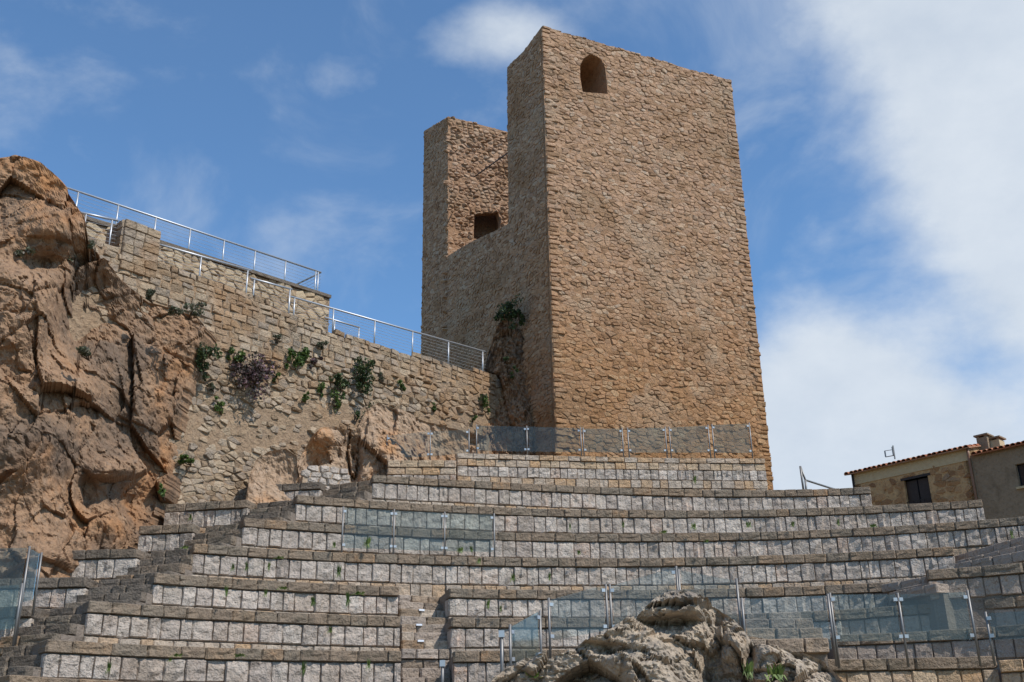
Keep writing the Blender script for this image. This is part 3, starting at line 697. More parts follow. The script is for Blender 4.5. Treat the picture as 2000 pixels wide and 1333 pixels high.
# right wall, away from view
rw = MB(); P1 = C0 + frR[1] * (TRc[0] - .02); d_ = frL[1]
rw.box(P1 + np.array([0, 0, zb]) + d_ * TH - frR[1] * 1.5, d_ * (uB - TH), frR[1] * 1.5, np.array([0, 0, hb_ - 3 - zb])); rw.build('right_wall', 'tower_mortar', tower)
set_stones(tower, stones, 'tower_stone')
tr_ = MB(); tr_.tube([at_y(992, 299, 30.4), at_y(926, 346, 33.75)], .022, 6); tr_.build('tie_rod', 'iron', tower)

# ------------------------------------------------------------------ retaining wall, terrace wall, pillar
AZW = R(42); PW = at_y(955, 735, 29.3); frW = frame(PW, AZW)
WT = [(167, 470), (235, 484), (299, 515), (396, 552), (488, 576), (570, 615), (640, 650), (735, 676), (850, 706), (955, 733), (1010, 748)]
domW = q(frW, AZW, *WT, (1010, 905), (750, 960), (490, 1010), (300, 1020), (290, 700), (167, 600))
wall = thing('retaining_wall', tuple(PW + frW[1] * -6 + np.array([0, 0, -6])), 'long ochre rubble retaining wall with shrubs running from the cliff to the tower', 'wall')
topW = q(frW, AZW, *WT); u0, u1 = topW[0][0] - .2, topW[-1][0] + .4
slab('wall_body', [(u0, -9)] + [(u0, topW[0][1])] + [(a, b - .04) for a, b in topW] + [(u1, topW[-1][1] - .05), (u1, -9)], None, frW, 1.3, 'wall_mortar', wall)
rg = random.Random(21); stones = []
ash = q(frW, AZW, (175, 470), (235, 480), (480, 572), (640, 645), (800, 690), (955, 730), (955, 760), (800, 732), (690, 722), (560, 702), (400, 675), (400, 620), (290, 590), (180, 560))
lowz = q(frW, AZW, (280, 760), (450, 778), (600, 768), (700, 800), (850, 812), (1030, 815), (1030, 925), (750, 980), (490, 1030), (280, 1040))
for pl in cells(domW, .235, .14, rg, jx=.46, jy=.24, drop=.2, hole=ash):
    cx_, cy_ = sum(p[0] for p in pl) / len(pl), sum(p[1] for p in pl) / len(pl)
    if inpoly((cx_, cy_), lowz): continue
    stones.append(stone_geo(pl, frW, rg.choice((.01, .03, .045, .08)) * rg.uniform(.7, 1.2), rg.uniform(.002, .014), rg, flat=.78))
bare = q(frW, AZW, (340, 800), (520, 790), (600, 770), (720, 790), (960, 815), (960, 850), (640, 850), (600, 872), (340, 882))
for pl in cells(lowz, .19, .105, rg, jx=.48, jy=.32, drop=.22):
    if inpoly(pl[0], bare) and rg.random() < .62: continue
    if inpoly((sum(p[0] for p in pl) / len(pl), sum(p[1] for p in pl) / len(pl)), domW): stones.append(stone_geo(pl, frW, rg.choice((.01, .02, .035, .06)) * rg.uniform(.7, 1.2), rg.uniform(.001, .006), rg, flat=.78))
for pl in courses(ash, (.11, .2), (.14, .40), rg):
    stones.append(stone_geo(pl, frW, rg.uniform(.01, .04), rg.uniform(.003, .009), rg, flat=.84))
set_stones(wall, stones, 'wall_stone')
PU = PW - frW[3] * 1.7; frU = frame(PU, AZW)
UT = [(120, 412), (173, 433), (224, 448), (303, 475), (644, 584)]
topU = q(frU, AZW, *UT); UB = topU[-1][0]
uw = thing('terrace_wall', tuple(PU + frW[1] * (UB - 3) + np.array([0, 0, 0])), 'upper terrace wall of rounded stones with a thin grey coping behind the railings', 'wall')
slab('wall_body', [(topU[0][0] - 1, -3), (topU[0][0] - 1, topU[0][1])] + [(a, b - .02) for a, b in topU] + [(UB, -3)], None, frU, .6, 'wall_mortar', uw)
stones = []
for pl in cells([(topU[0][0], topU[0][1] - 2)] + topU + [(UB, topU[-1][1] - 2.6)], .25, .18, rg, drop=.1, edges=[(1, 0, UB)]):
    stones.append(stone_geo(pl, frU, rg.uniform(.02, .05), rg.uniform(.006, .014), rg, flat=.72))
set_stones(uw, stones, 'upper_wall_stone')
frE = frame(PU + frU[1] * UB, AZW + math.pi / 2)
mb = MB()
for a, b in zip(topU[:-1], topU[1:]):
    A = PU + frU[1] * a[0] + np.array([0, 0, a[1]]) + frU[3] * .07; B = PU + frU[1] * b[0] + np.array([0, 0, b[1]]) + frU[3] * .07
    mb.box(A, B - A, -frU[3] * .8, np.array([0, 0, .09]))
mb.build('coping', 'dark_step', uw)
# stub pillar
Pp = on_plane(232, 520, PW, AZW); Pq = on_plane(303, 540, PW, AZW)
pil = thing('stone_pillar', tuple(Pp + np.array([0, 0, -.1])), 'square stub of coursed masonry rising between the two railings', 'pillar')
hz = on_plane(240, 427, PW, AZW)[2]; wd = float((Pq - Pp) @ frW[1]); P = Path.seg(np.array([*Pp[:2], hz]), np.array([*(Pp + frW[1] * wd)[:2], hz])); rg = random.Random(3)
core(pil, P, hz - .01, hz - 1.6, off=.06, back=.62, mat='wall_mortar')
for c in range(6): lay(pil, P, 'quoin', 'stone', hz - c * .2, .2, .2, .36, rg=rg, depth=.3, off=-.06)
Ps = Path.seg(np.array([*(Pp - frW[3] * .75)[:2], hz]), np.array([*Pp[:2], hz]))
for c in range(6): lay(pil, Ps, 'quoin', 'stone', hz - c * .2, .2, .2, .36, rg=rg, depth=.3, off=-.02)

# ------------------------------------------------------------------ railings
def railing(label, fr, az, topl, posts, feet, ncab=7, name='steel_railing', rad=.026, prad=.02):
    """topl: pixel ends of the top rail on the wall plane; posts: pixel x of the posts; feet: pixel line of the feet"""
    A = on_plane(*topl[0], fr[0], az) + fr[3] * -.12; B = on_plane(*topl[1], fr[0], az) + fr[3] * -.12
    t = thing(name, tuple((A + B) / 2 - np.array([0, 0, 1.0])), label, 'railing')
    mb = MB(); mb.tube([A, B], rad, 10); mb.build('top_rail', 'steel', t, True)
    fa = on_plane(*feet[0], fr[0], az) + fr[3] * -.12; fb = on_plane(*feet[1], fr[0], az) + fr[3] * -.12
    L = B - A; lu = float(L @ fr[1])
    def low(f):
        u = float(((A + L * f) - fa) @ fr[1]); w = float((fb - fa) @ fr[1]); return fa[2] + (fb[2] - fa[2]) * u / w
    for px in posts:
        h = on_plane(px, (topl[0][1] + topl[1][1]) / 2, fr[0], az); f = min(1, max(0, float((h - A) @ fr[1]) / lu)); p = A + L * f
        mb = MB(); mb.tube([p, (p[0], p[1], low(f) - .1)], prad, 8); mb.build('post', 'steel', t, True)
    for c in range(1, ncab + 1):
        k = c / (ncab + 1); a = np.array([A[0], A[1], low(0) + (A[2] - low(0)) * k]); b = np.array([B[0], B[1], low(1) + (B[2] - low(1)) * k])
        mb = MB(); mb.tube([a, b], .0045, 5); mb.build('cable', 'steel', t)
    return t, A, B
_, ra, rb = railing('long upper steel railing with cables on top of the terrace wall', frU, AZW, ((90, 348), (632, 530)), (148, 231, 308, 378, 446, 508, 568, 627, 632), ((173, 436), (632, 582)))
bk = -frU[3]
t = thing('steel_railing', tuple(rb - np.array([0, 0, 1])), 'return of the upper railing running back from its right hand corner', 'railing')
mb = MB(); mb.tube([rb, rb + bk * 2.6], .026, 10); mb.build('top_rail', 'steel', t, True)
for s in (1.2, 2.6): mb = MB(); mb.tube([rb + bk * s, rb + bk * s - np.array([0, 0, .95])], .02, 8); mb.build('post', 'steel', t, True)
for c in range(1, 8): mb = MB(); mb.tube([rb - np.array([0, 0, c * .11]), rb + bk * 2.6 - np.array([0, 0, c * .11])], .0045, 5); mb.build('cable', 'steel', t)
railing('short lower railing between the cliff and the stub pillar', frW, AZW, ((160, 411), (236, 428)), (173, 226), ((167, 472), (236, 488)))
railing('lower steel railing right of the stub pillar in front of the terrace wall', frW, AZW, ((301, 470), (496, 526)), (301, 399, 492), ((299, 517), (488, 580)))
railing('short stepped railing in the middle of the wall top', frW, AZW, ((496, 541), (576, 563)), (502, 573), ((500, 582), (570, 618)))
railing('lowest long railing sloping down the wall top to the tower', frW, AZW, ((574, 577), (955, 686)), (578, 656, 738, 812, 882, 948), ((576, 620), (948, 734)))
railing('small gate like railing behind the wall in front of the sky', frame(PW - frW[3] * 1.5, AZW), AZW, ((640, 618), (708, 638)), (659, 707), ((640, 655), (708, 676)))

# ------------------------------------------------------------------ natural rock
def nvec(v):
    return Vector((noise.noise(v), noise.noise(v + Vector((17.3, 5.9, 31.7))), noise.noise(v + Vector((-11.1, 43.7, 8.3)))))
def lerp_poly(pts, x):
    return float(np.interp(x, [p[0] for p in pts], [p[1] for p in pts]))
def rock(name, label, cat, top, xr, xl, yb, ctrl, nu, nv, mat, amp=(.35, .16, .05), sig=130, back=(.5, 1.2, 2.5), fscale=1.0, feats=(), kind=None, seed=0, squash=(1, 1, .7)):
    """a rock mass: skyline and sides as seen, distances from control points, relief from noise; the top runs on backwards"""
    x0, x1 = top[0][0], top[-1][0]; C = np.array([(a, b) for a, b, c in ctrl], float); D = np.array([c for a, b, c in ctrl], float)
    off = Vector((seed * 13.7, seed * 5.1, seed * 3.3)); rows = []
    def disp(P, w=1.0):
        p = Vector((P[0] * squash[0], P[1] * squash[1], P[2] * squash[2])) * fscale + off
        tot = 0.0
        for sc, am in ((.42, .62), (.95, .24), (2.1, .085), (4.6, .035)):     # broken planes of four sizes, stepping at the joints
            v = p * sc + nvec(p * sc * .8) * .10
            ds, pt = noise.voronoi(v); g = nvec(pt[0] * 7.31 + off)
            if g.length > 1e-4: g.normalize()
            tot += am * (.80 * g.dot(v - pt[0]) + .20 * g.x) - am * .10 * max(0.0, 1 - (ds[1] - ds[0]) * 14)
        n1 = noise.fractal(p * .38, 1.0, 2.1, 3); n4 = noise.turbulence(p * 6, 3, False)
        return (amp[0] * n1 + amp[1] * tot * 2.0 + amp[2] * (n4 * 2 - 1)) * w
    us = np.linspace(0, 1, nu); grid = []
    for j in range(nv):
        t = j / (nv - 1); line = []
        for u in us:
            x = x0 + (x1 - x0) * u; yt = lerp_poly(top, x); y = yt + (yb - yt) * t
            a = lerp_poly(xl, y); b = lerp_poly(xr, y); xx = a + (b - a) * u
            w = np.exp(-((C - (xx, y)) ** 2).sum(1) / (2 * sig * sig)) + 1e-12; d = float((w * D).sum() / w.sum())
            for fx, fy, rx, ry, dd in feats: d += dd * math.exp(-((xx - fx) / rx) ** 2 - ((y - fy) / ry) ** 2)
            P = at_y(xx, y, d); vdir = EYE - P; vdir /= np.linalg.norm(vdir); vdir[2] += .25
            line.append(P + vdir * disp(P, 1.0 if 0 < j else .6))
        grid.append(line)
    pre = []
    for k in back[::-1]:
        pre.append([np.array([p[0] * (1 + k * .03), p[1] + k, p[2] - .30 * k - .10 * k * k + disp(p + np.array([0, k, 0])) * .35]) for p in grid[0]])
    grid = pre + grid
    side = []
    grid = [[l[0] + np.array([0, 1.5, 0])] + l + [l[-1] + np.array([.05, .3 + .25 * noise.noise(Vector(l[-1] * 2.0)), 0]), l[-1] + np.array([.1, 1.6, 0])] for l in grid]
    nw = len(grid[0]); vs = [p for l in grid for p in l]; fs = []
    for j in range(len(grid) - 1):
        for i in range(nw - 1): a = j * nw + i; fs.append((a, a + nw, a + nw + 1, a + 1))
    o = obj(name, make_mesh(name, vs, fs, mat, False)); return tag(o, label, cat, kind=kind)
rock('cliff', None, None,
     [(-160, 330), (-60, 318), (0, 311), (30, 304), (50, 307), (80, 318), (112, 345), (130, 366), (150, 402), (166, 424), (172, 470), (196, 500), (235, 548), (290, 588), (345, 604), (385, 618), (402, 640)],
     [(300, 402), (640, 402), (665, 396), (690, 376), (740, 368), (800, 350), (850, 342), (900, 338), (950, 322), (1000, 300), (1050, 275), (1090, 215), (1120, 130), (1160, 90)], [(0, -160), (1400, -160)], 1165,
     [(0, 320, 19.2), (150, 430, 19.6), (60, 480, 18.6), (0, 600, 17.8), (230, 580, 20.6), (402, 640, 22.35), (340, 640, 21.3), (200, 700, 19.7), (368, 740, 22.2), (345, 850, 22.1), (338, 900, 22.1), (322, 950, 21.9), (302, 1000, 21.6), (275, 1050, 20.9),
      (100, 800, 18.4), (0, 850, 17.4), (270, 800, 20.2), (250, 900, 19.9), (220, 950, 19.5), (400, 900, 22.2), (420, 750, 22.5), (380, 1000, 22.0), (330, 680, 21.0),
      (180, 1000, 19.3), (240, 1010, 20.0), (80, 1000, 18.3), (100, 1100, 18.3), (0, 1100, 17.9), (-150, 700, 17.0), (-150, 1100, 17.8), (200, 1080, 19.5)],
     190, 300, 'cliff_rock', amp=(.14, .66, .04), sig=60,
     feats=((110, 440, 70, 40, -.6), (85, 512, 50, 18, .5), (150, 620, 16, 100, .2), (225, 918, 62, 22, -.45), (245, 980, 50, 26, .4), (170, 965, 20, 45, .35), (215, 1020, 40, 50, -.3)), kind='structure', seed=3, squash=(1, 1, .95))
rock('rock_outcrop', 'weathered pale limestone outcrop in front of the seating, holding back the glass screens', 'rock',
     [(985, 1345), (1010, 1318), (1040, 1300), (1090, 1291), (1125, 1278), (1150, 1264), (1200, 1243), (1240, 1215), (1262, 1190), (1285, 1174), (1320, 1166), (1352, 1171), (1390, 1184), (1420, 1204), (1446, 1232), (1462, 1258), (1500, 1264), (1545, 1268), (1585, 1280), (1612, 1310), (1640, 1350)],
     [(1000, 1640), (1500, 1680)], [(1000, 985), (1500, 950)], 1470,
     [(1320, 1180, 13.4), (1200, 1250, 13.2), (1060, 1300, 13.2), (1450, 1250, 13.2), (1560, 1280, 13.0), (1300, 1300, 11.9), (1150, 1320, 12.2), (1500, 1330, 11.8), (1300, 1440, 10.6), (1100, 1440, 11), (1600, 1440, 11)],
     200, 110, 'outcrop_rock', amp=(.08, .62, .03), sig=70,
     feats=((1310, 1228, 60, 12, .45), (1300, 1195, 60, 18, -.3), (1400, 1260, 14, 60, .3), (1180, 1275, 70, 9, .3), (1465, 1300, 12, 50, .5), (1380, 1310, 14, 40, .4), (1240, 1290, 90, 30, -.3), (1540, 1300, 40, 25, -.25), (1440, 1270, 30, 25, -.3)), seed=22, squash=(1, 1, 1.1), fscale=1.7, back=(.3, .8, 1.6))
rock('rock_ledge', 'grey and orange bedrock showing under the retaining wall beside the stair', 'rock',
     [(560, 905), (585, 872), (600, 852), (622, 832), (650, 828), (690, 842), (712, 800), (735, 786), (780, 800), (830, 822), (900, 838), (950, 850)],
     [(700, 950), (1000, 950)], [(700, 560), (850, 568), (1000, 600)], 985,
     [(650, 840, 24.0), (600, 900, 23.6), (640, 930, 23.6), (700, 900, 24.4), (690, 940, 24.6), (740, 830, 25.2), (740, 930, 24.4), (850, 850, 26.6), (930, 880, 27.3), (720, 870, 24.9)],
     110, 60, 'ledge_rock', amp=(.14, .42, .05), sig=45,
     feats=((640, 845, 40, 20, -.4), (690, 900, 12, 50, .7), (620, 900, 25, 20, .3)), seed=32, fscale=1.3)
rock('rock_niche', 'hollow of bare ochre rock under the wall above the upper short seating row', 'rock',
     [(486, 985), (492, 925), (505, 895), (530, 880), (560, 876), (585, 890), (600, 930)],
     [(870, 600), (1000, 560)], [(870, 486), (1000, 478)], 1000,
     [(500, 900, 22.7), (545, 880, 23.0), (540, 930, 23.4), (520, 960, 22.6), (580, 920, 23.2), (500, 980, 22.2)],
     60, 60, 'ledge_rock', amp=(.16, .08, .03), sig=30, seed=9, fscale=1.4)
rock('rubble_buttress', 'dark crumbling masonry stub leaning in the angle between wall and tower', 'ruin',
     [(948, 720), (955, 690), (965, 655), (980, 615), (990, 596), (1002, 590), (1014, 600), (1022, 640), (1030, 690)],
     [(560, 1030), (760, 1040), (900, 1050)], [(560, 948), (800, 945), (900, 940)], 905,
     [(990, 600, 30.2), (960, 700, 29.9), (1020, 700, 29.3), (990, 800, 29.2), (960, 860, 29.2), (1030, 860, 28.9)],
     50, 110, 'cliff_rock', amp=(.1, .4, .07), sig=60, seed=12, fscale=2.2, back=(.4, 1.0, 1.8))

AZF = R(62); PF = at_y(635, 930, 23.3); frF = frame(PF, AZF); rg = random.Random(44)
fac = thing('stone_facing', tuple(PF + np.array([0, 0, -.4])), 'small patch of pale masonry facing on the bedrock above the upper short row', 'masonry')
dF = q(frF, AZF, (588, 960), (592, 930), (605, 916), (640, 906), (668, 914), (684, 934), (688, 960)); slab('body', dF, None, frF, .5, 'base_stone', fac)
fst = [stone_geo(pl, frF, rg.uniform(.02, .05), .006, rg, flat=.8) for pl in cells(dF, .24, .14, rg, jx=.3, jy=.15, drop=.05)]
set_stones(fac, fst, 'pale_block')

# ------------------------------------------------------------------ glass barriers
def barrier(label, posts, depth, panes, glass='glass_clear', lift=.10, clamps=True, prad=.017):
    """posts: (x, y top, y foot) pixels; depth: distance of each foot, or one number; panes: index pairs"""
    dp = depth if isinstance(depth, (list, tuple)) else [depth] * len(posts)
    B = []; T = []
    for (x, yt, yb), d in zip(posts, dp):
        b = at_y(x, yb, d); tz = at_y(x, yt, d)[2]; B.append(b); T.append(np.array([b[0], b[1], tz]))
    c = sum(B) / len(B); t = thing('glass_barrier', tuple(c), label, 'glass barrier', 'glass barriers of the theatre')
    for b, tp in zip(B, T):
        mb = MB(); mb.tube([b - np.array([0, 0, .12]), tp], prad, 8); mb.build('post', 'post_steel', t, True)
    for i, j in panes:
        a, b = B[i], B[j]; e = b - a; e[2] = 0; L = np.linalg.norm(e); e /= L; n = np.array([-e[1], e[0], 0])
        g = .035
        q0 = a + e * g + np.array([0, 0, lift]); q1 = b - e * g + np.array([0, 0, lift]); h0 = T[i][2] - a[2] - lift - .02; h1 = T[j][2] - b[2] - lift - .02
        th = n * .012
        v = [q0, q1, q1 + (0, 0, h1), q0 + (0, 0, h0)]; v = [np.asarray(k) for k in v]; v += [k + th for k in v]
        mb = MB(); mb.add(v, [(0, 1, 2, 3), (7, 6, 5, 4), (0, 4, 5, 1), (1, 5, 6, 2), (2, 6, 7, 3), (3, 7, 4, 0)]); mb.build('pane', glass, t)
        if clamps:
            for pp, s, h in ((q0, 1, h0), (q1, -1, h1)):
                for zz in (.03, h - .09):
                    mb = MB(); o = pp + np.array([0, 0, zz]) - n * .02 - e * (.03 if s > 0 else .035); mb.box(o, e * .05, n * .045, np.array([0, 0, .045])); mb.build('clamp', 'clamp_steel', t)
    return t
barrier('two clear panes on the ochre wing wall left of the tower', [(755, 850, 903), (840, 841, 900), (916, 838, 893)], [24.9, 25.0, 25.2], [(0, 1), (1, 2)], 'glass_clear')
barrier('pair of greenish panes in the shade at the tower corner', [(931, 830, 888), (1030, 832, 890), (1136, 835, 891)], 25.3, [(0, 1), (1, 2)], 'glass_teal')
for i, (a, b, ya, yb_, ba, bb) in enumerate(((1141, 1218, 836, 836, 891, 892), (1229, 1303, 836, 834, 892, 892), (1311, 1388, 834, 830, 892, 892), (1396, 1470, 829, 826, 892, 893))):
    barrier(['pane right of the greenish pair at the foot of the tower', 'second single pane along the foot of the sunlit tower face', 'third single pane along the foot of the sunlit tower face', 'last single pane at the right end of the tower wall'][i],
            [(a, ya, ba), (b, yb_, bb)], [25.3 + .12 * i, 25.4 + .12 * i], [(0, 1)], 'glass_grey')
zD = TZ['D']
dD = [at_z(x, y, zD)[1] for x, y in ((667, 1080), (768, 1084), (868, 1087), (965, 1089))]
barrier('three teal panes standing in a row on the fourth seating tier', [(667, 990, 1081), (768, 995, 1084), (868, 1000, 1087), (966, 1003, 1089)], dD, [(0, 1), (1, 2), (2, 3)], 'glass_teal')
barrier('pair of large dim panes above the rough kerb at lower right', [(1637, 1158, 1287), (1772, 1158, 1285), (1912, 1153, 1283)], [14.8, 14.75, 14.7], [(0, 1), (1, 2)], 'glass_teal', lift=.22)
barrier('pane cut off by the right edge beyond the lower right pair', [(1940, 1195, 1282), (2060, 1188, 1278)], [14.4, 14.0], [(0, 1)], 'glass_grey', lift=.2)
barrier('narrow teal pane left of the rock outcrop', [(998, 1220, 1330), (1058, 1193, 1320)], [13.6, 14.0], [(0, 1)], 'glass_teal', lift=.2)
barrier('clear pane behind the left shoulder of the rock outcrop', [(1075, 1168, 1282), (1189, 1141, 1262)], [14.6, 14.9], [(0, 1)], 'glass_clear', lift=.2)
barrier('greenish pane behind the crest of the rock outcrop', [(1197, 1141, 1262), (1330, 1106, 1235)], [15.0, 15.0], [(0, 1)], 'glass_clear', lift=.2)
barrier('pane between the two posts right of the rock crest', [(1334, 1112, 1235), (1450, 1130, 1255)], [14.9, 14.6], [(0, 1)], 'glass_clear', lift=.1, clamps=False)
barrier('grey pane over the short brown stair right of the rock', [(1457, 1168, 1258), (1632, 1160, 1284)], [14.5, 14.7], [(0, 1)], 'glass_clear', lift=.1, clamps=False)
barrier('tall dim glass screen at the left edge of the picture', [(-120, 1072, 1250), (32, 1068, 1242)], [14.6, 14.8], [(0, 1)], 'glass_teal', lift=.1, clamps=False)
barrier('brownish slim pane right of the tall left screen', [(40, 1070, 1190), (66, 1080, 1186)], [15.4, 15.6], [(0, 1)], 'glass_grey', clamps=False)
barrier('lower dim glass screen in the bottom left corner', [(-130, 1150, 1262), (28, 1140, 1244)], [14.0, 14.3], [(0, 1)], 'glass_teal', clamps=False)
def lone_post(label, x, yt, yb_, d):
    b = at_y(x, yb_, d); tz = at_y(x, yt, d)[2]; t = thing('steel_post', tuple(b), label, 'post')
    mb = MB(); mb.tube([b - np.array([0, 0, .2]), (b[0], b[1], tz)], .022, 8); mb.build('shaft', 'post_steel', t, True)
    mb = MB(); mb.box(np.array([b[0] - .035, b[1] - .03, tz - .08]), np.array([.07, 0, 0]), np.array([0, .06, 0]), np.array([0, 0, .08])); mb.build('clamp', 'clamp_steel', t)
lone_post('short steel post standing on the centre stair', 864, 1290, 1345, 14.6)
lone_post('steel post just left of the narrow teal pane', 981, 1232, 1340, 13.4)

# ------------------------------------------------------------------ houses at the right
AZH = R(-44); PH = at_y(1790, 940, 42.0); frH = frame(PH, AZH)
def hp(x, y): return uv(x, y, frH, AZH)
# U of frH runs away to the left (azimuth -44); N faces the viewer
e0 = hp(1664, 920); e1 = hp(1893, 880); ze = (e0[1] + e1[1]) / 2
house = thing('brown_house', tuple(PH + np.array([0, 0, -7])), 'brown stone cottage with tiled eaves and a dark barred window', 'house')
wl, wr = max(e0[0], e1[0]), min(e0[0], e1[0])
wz = [hp(1767, 939), hp(1812, 931), hp(1817, 987), hp(1773, 990)]
wu0, wu1 = min(p[0] for p in wz), max(p[0] for p in wz); wzt = max(p[1] for p in wz); wzb = wzt - 1.75
def rect(u0, u1, z0, z1): return [(u0, z0), (u0, z1), (u1, z1), (u1, z0)]
slab('wall', rect(wr, wl, -7, ze), rect(wu0, wu1, wzb, wzt), frH, .4, 'house_plaster', house)
rg = random.Random(77); hs = []
for pl in cells(rect(wr + .1, wl - .1, -3.2, ze - .55), .34, .2, rg, drop=.12, hole=rect(wu0 - .12, wu1 + .12, wzb, wzt + .1)):
    if rg.random() < .35: continue
    hs.append(stone_geo(pl, frH, rg.uniform(.008, .03), rg.uniform(.004, .02), rg, flat=.78))
set_stones(house, hs, 'house_stone')
slab('end_wall', [(0, -7), (0, ze), (3.0, ze + .8), (6.0, ze), (6.0, -7)], None, (PH + frH[1] * wl, -frH[3], frH[2], frH[1]), .3, 'house_plaster', house)
slab('end_wall', [(0, -7), (0, ze), (3.0, ze + .8), (6.0, ze), (6.0, -7)], None, (PH + frH[1] * (wr + .3), -frH[3], frH[2], frH[1]), .3, 'house_plaster', house)
slab('eaves_band', rect(wr, wl + .02, ze - .5, ze), None, frH, -.0, 'pale_render', house, front=.03)
w = slab('window', rect(wu0, wu1, wzb, wzt), None, (PH - frH[3] * .18, frH[1], frH[2], frH[3]), .05, 'window_dark', house)
for k in range(2):
    uu = wu0 + (wu1 - wu0) * k * .5; s = slab('shutter', rect(uu + .03, uu + (wu1 - wu0) * .5 - .03, wzb, wzt - .04), None, (PH - frH[3] * .12, frH[1], frH[2], frH[3]), .04, 'dark_wood', house)
lin = slab('lintel', rect(wu0 - .12, wu1 + .12, wzt, wzt + .1), None, frH, .3, 'dark_wood', house, front=.02)
for k in range(11):
    u = wu0 + (wu1 - wu0) * (k + .5) / 11; b = PH + frH[1] * u + frH[3] * .05
    mb = MB(); mb.tube([b + np.array([0, 0, wzb]), b + np.array([0, 0, wzb + .85])], .012, 6); mb.build('bar', 'iron', house)
for zz in (wzb + .05, wzb + .85): mb = MB(); mb.tube([PH + frH[1] * wu0 + frH[3] * .05 + np.array([0, 0, zz]), PH + frH[1] * wu1 + frH[3] * .05 + np.array([0, 0, zz])], .015, 6); mb.build('rail', 'iron', house)
pb = PH + frH[1] * (wr + .03) + frH[3] * .09
mb = MB(); mb.tube([pb + np.array([0, 0, -7]), pb + np.array([0, 0, ze - .3]), pb + np.array([0, 0, ze - .05])], .05, 8); mb.build('downpipe', 'copper_pipe', house, True)
pb = PH + frH[1] * (wl - .03) + frH[3] * .08
mb = MB(); mb.tube([pb + np.array([0, 0, -7]), pb + np.array([0, 0, ze])], .05, 8); mb.build('downpipe', 'iron', house, True)
def tile_roof(parent, fr, u0, u1, z, depth, slope=.24):
    rg = random.Random(int(u0 * 7 + 90)); O, U, V, N = fr; up = -N * 1.0 + np.array([0, 0, slope]); 
    mb = MB(); mb.box(O + U * u0 + N * .22 + np.array([0, 0, z - .03 - slope * .22]), U * (u1 - u0), up * (depth + .22), np.array([0, 0, .05])); rf = mb.build('roof', 'roof_tile', parent)
    mb = MB(); ridge = O - N * depth + np.array([0, 0, z + slope * depth]); mb.box(ridge + U * u0, U * (u1 - u0), -N * depth + np.array([0, 0, -slope * depth]), np.array([0, 0, .05])); mb.build('roof', 'roof_tile', parent)
    n = int((u1 - u0) / .21); ms = []
    for v in range(4):                                   # barrel tile: half round shell along the slope, tapered
        vs = []; m = 7; th = .018
        for s, rr in ((0, .105), (1, .085)):
            for k in range(m): a = math.pi * k / (m - 1); vs.append((math.cos(a) * rr, s * .48, math.sin(a) * rr))
            for k in range(m): a = math.pi * k / (m - 1); vs.append((math.cos(a) * (rr - th), s * .48, math.sin(a) * (rr - th)))
        fs = []
        for k in range(m - 1): fs += [(k, k + 1, 2 * m + k + 1, 2 * m + k), (m + k + 1, m + k, 3 * m + k, 3 * m + k + 1), (k + 1, k, m + k, m + k + 1)]
        ms.append(make_mesh('tile', vs, fs, 'roof_tile', False))
    Lx = Matrix(((U[0], -N[0], 0), (U[1], -N[1], 0), (U[2], -N[2], 1)))
    for r_ in range(4):
        for k in range(n):
            p = O + U * (u0 + (k + .5) * (u1 - u0) / n + rg.uniform(-.015, .015)) + N * .25 + up * (r_ * .40 + rg.uniform(-.03, .03)) + np.array([0, 0, z + .01 - slope * .25 + r_ * .0])
            o = bpy.data.objects.new('tile', rg.choice(ms)); COL.objects.link(o); o.parent = rf; o.location = Vector(p)
            o.location = Vector(p) - parent.location - rf.location
            o.rotation_euler = (Lx.to_4x4() @ Matrix.Rotation(math.atan(slope) + rg.uniform(-.03, .03), 4, 'X') @ Matrix.Rotation(rg.uniform(-.04, .04), 4, 'Z')).to_euler()
    return rf
def flip(fr): return fr[0], -fr[1], fr[2], fr[3]
frHf = flip(frH)
tile_roof(house, frHf, -wl - .25, -wr + .1, ze, 3.0)
h2 = thing('grey_house', tuple(PH + frH[1] * (wr - 4) + np.array([0, 0, -7])), 'grey brown rendered house with two chimneys at the right edge', 'house')
f0 = hp(1896, 884); f1 = hp(2000, 868); z2 = (f0[1] + f1[1]) / 2 - .05; w2r = hp(2160, 850)[0]
win = [hp(1983, 908), hp(2040, 902), hp(1986, 953)]; a0, a1 = win[1][0], win[0][0]; zt2, zb2 = win[0][1], win[2][1]
slab('wall', rect(w2r, wr - .01, -7, z2), rect(a0, a1, zb2, zt2), (PH + frH[3] * .02, frH[1], frH[2], frH[3]), .4, 'house_render', h2)
slab('window', rect(a0, a1, zb2, zt2), None, (PH - frH[3] * .15, frH[1], frH[2], frH[3]), .05, 'window_dark', h2)
slab('sill', rect(a0 - .1, a1 + .1, zb2 - .08, zb2), None, (PH, frH[1], frH[2], frH[3]), .2, 'pale_render', h2, front=.12)
slab('end_wall', [(.45, -7), (.45, z2), (3.0, z2 + .6), (6.0, z2), (6.0, -7)], None, (PH + frH[1] * (w2r + .3), -frH[3], frH[2], frH[1]), .3, 'house_render', h2)
tile_roof(h2, frHf, -wr + .12, -w2r, z2, 3.0)
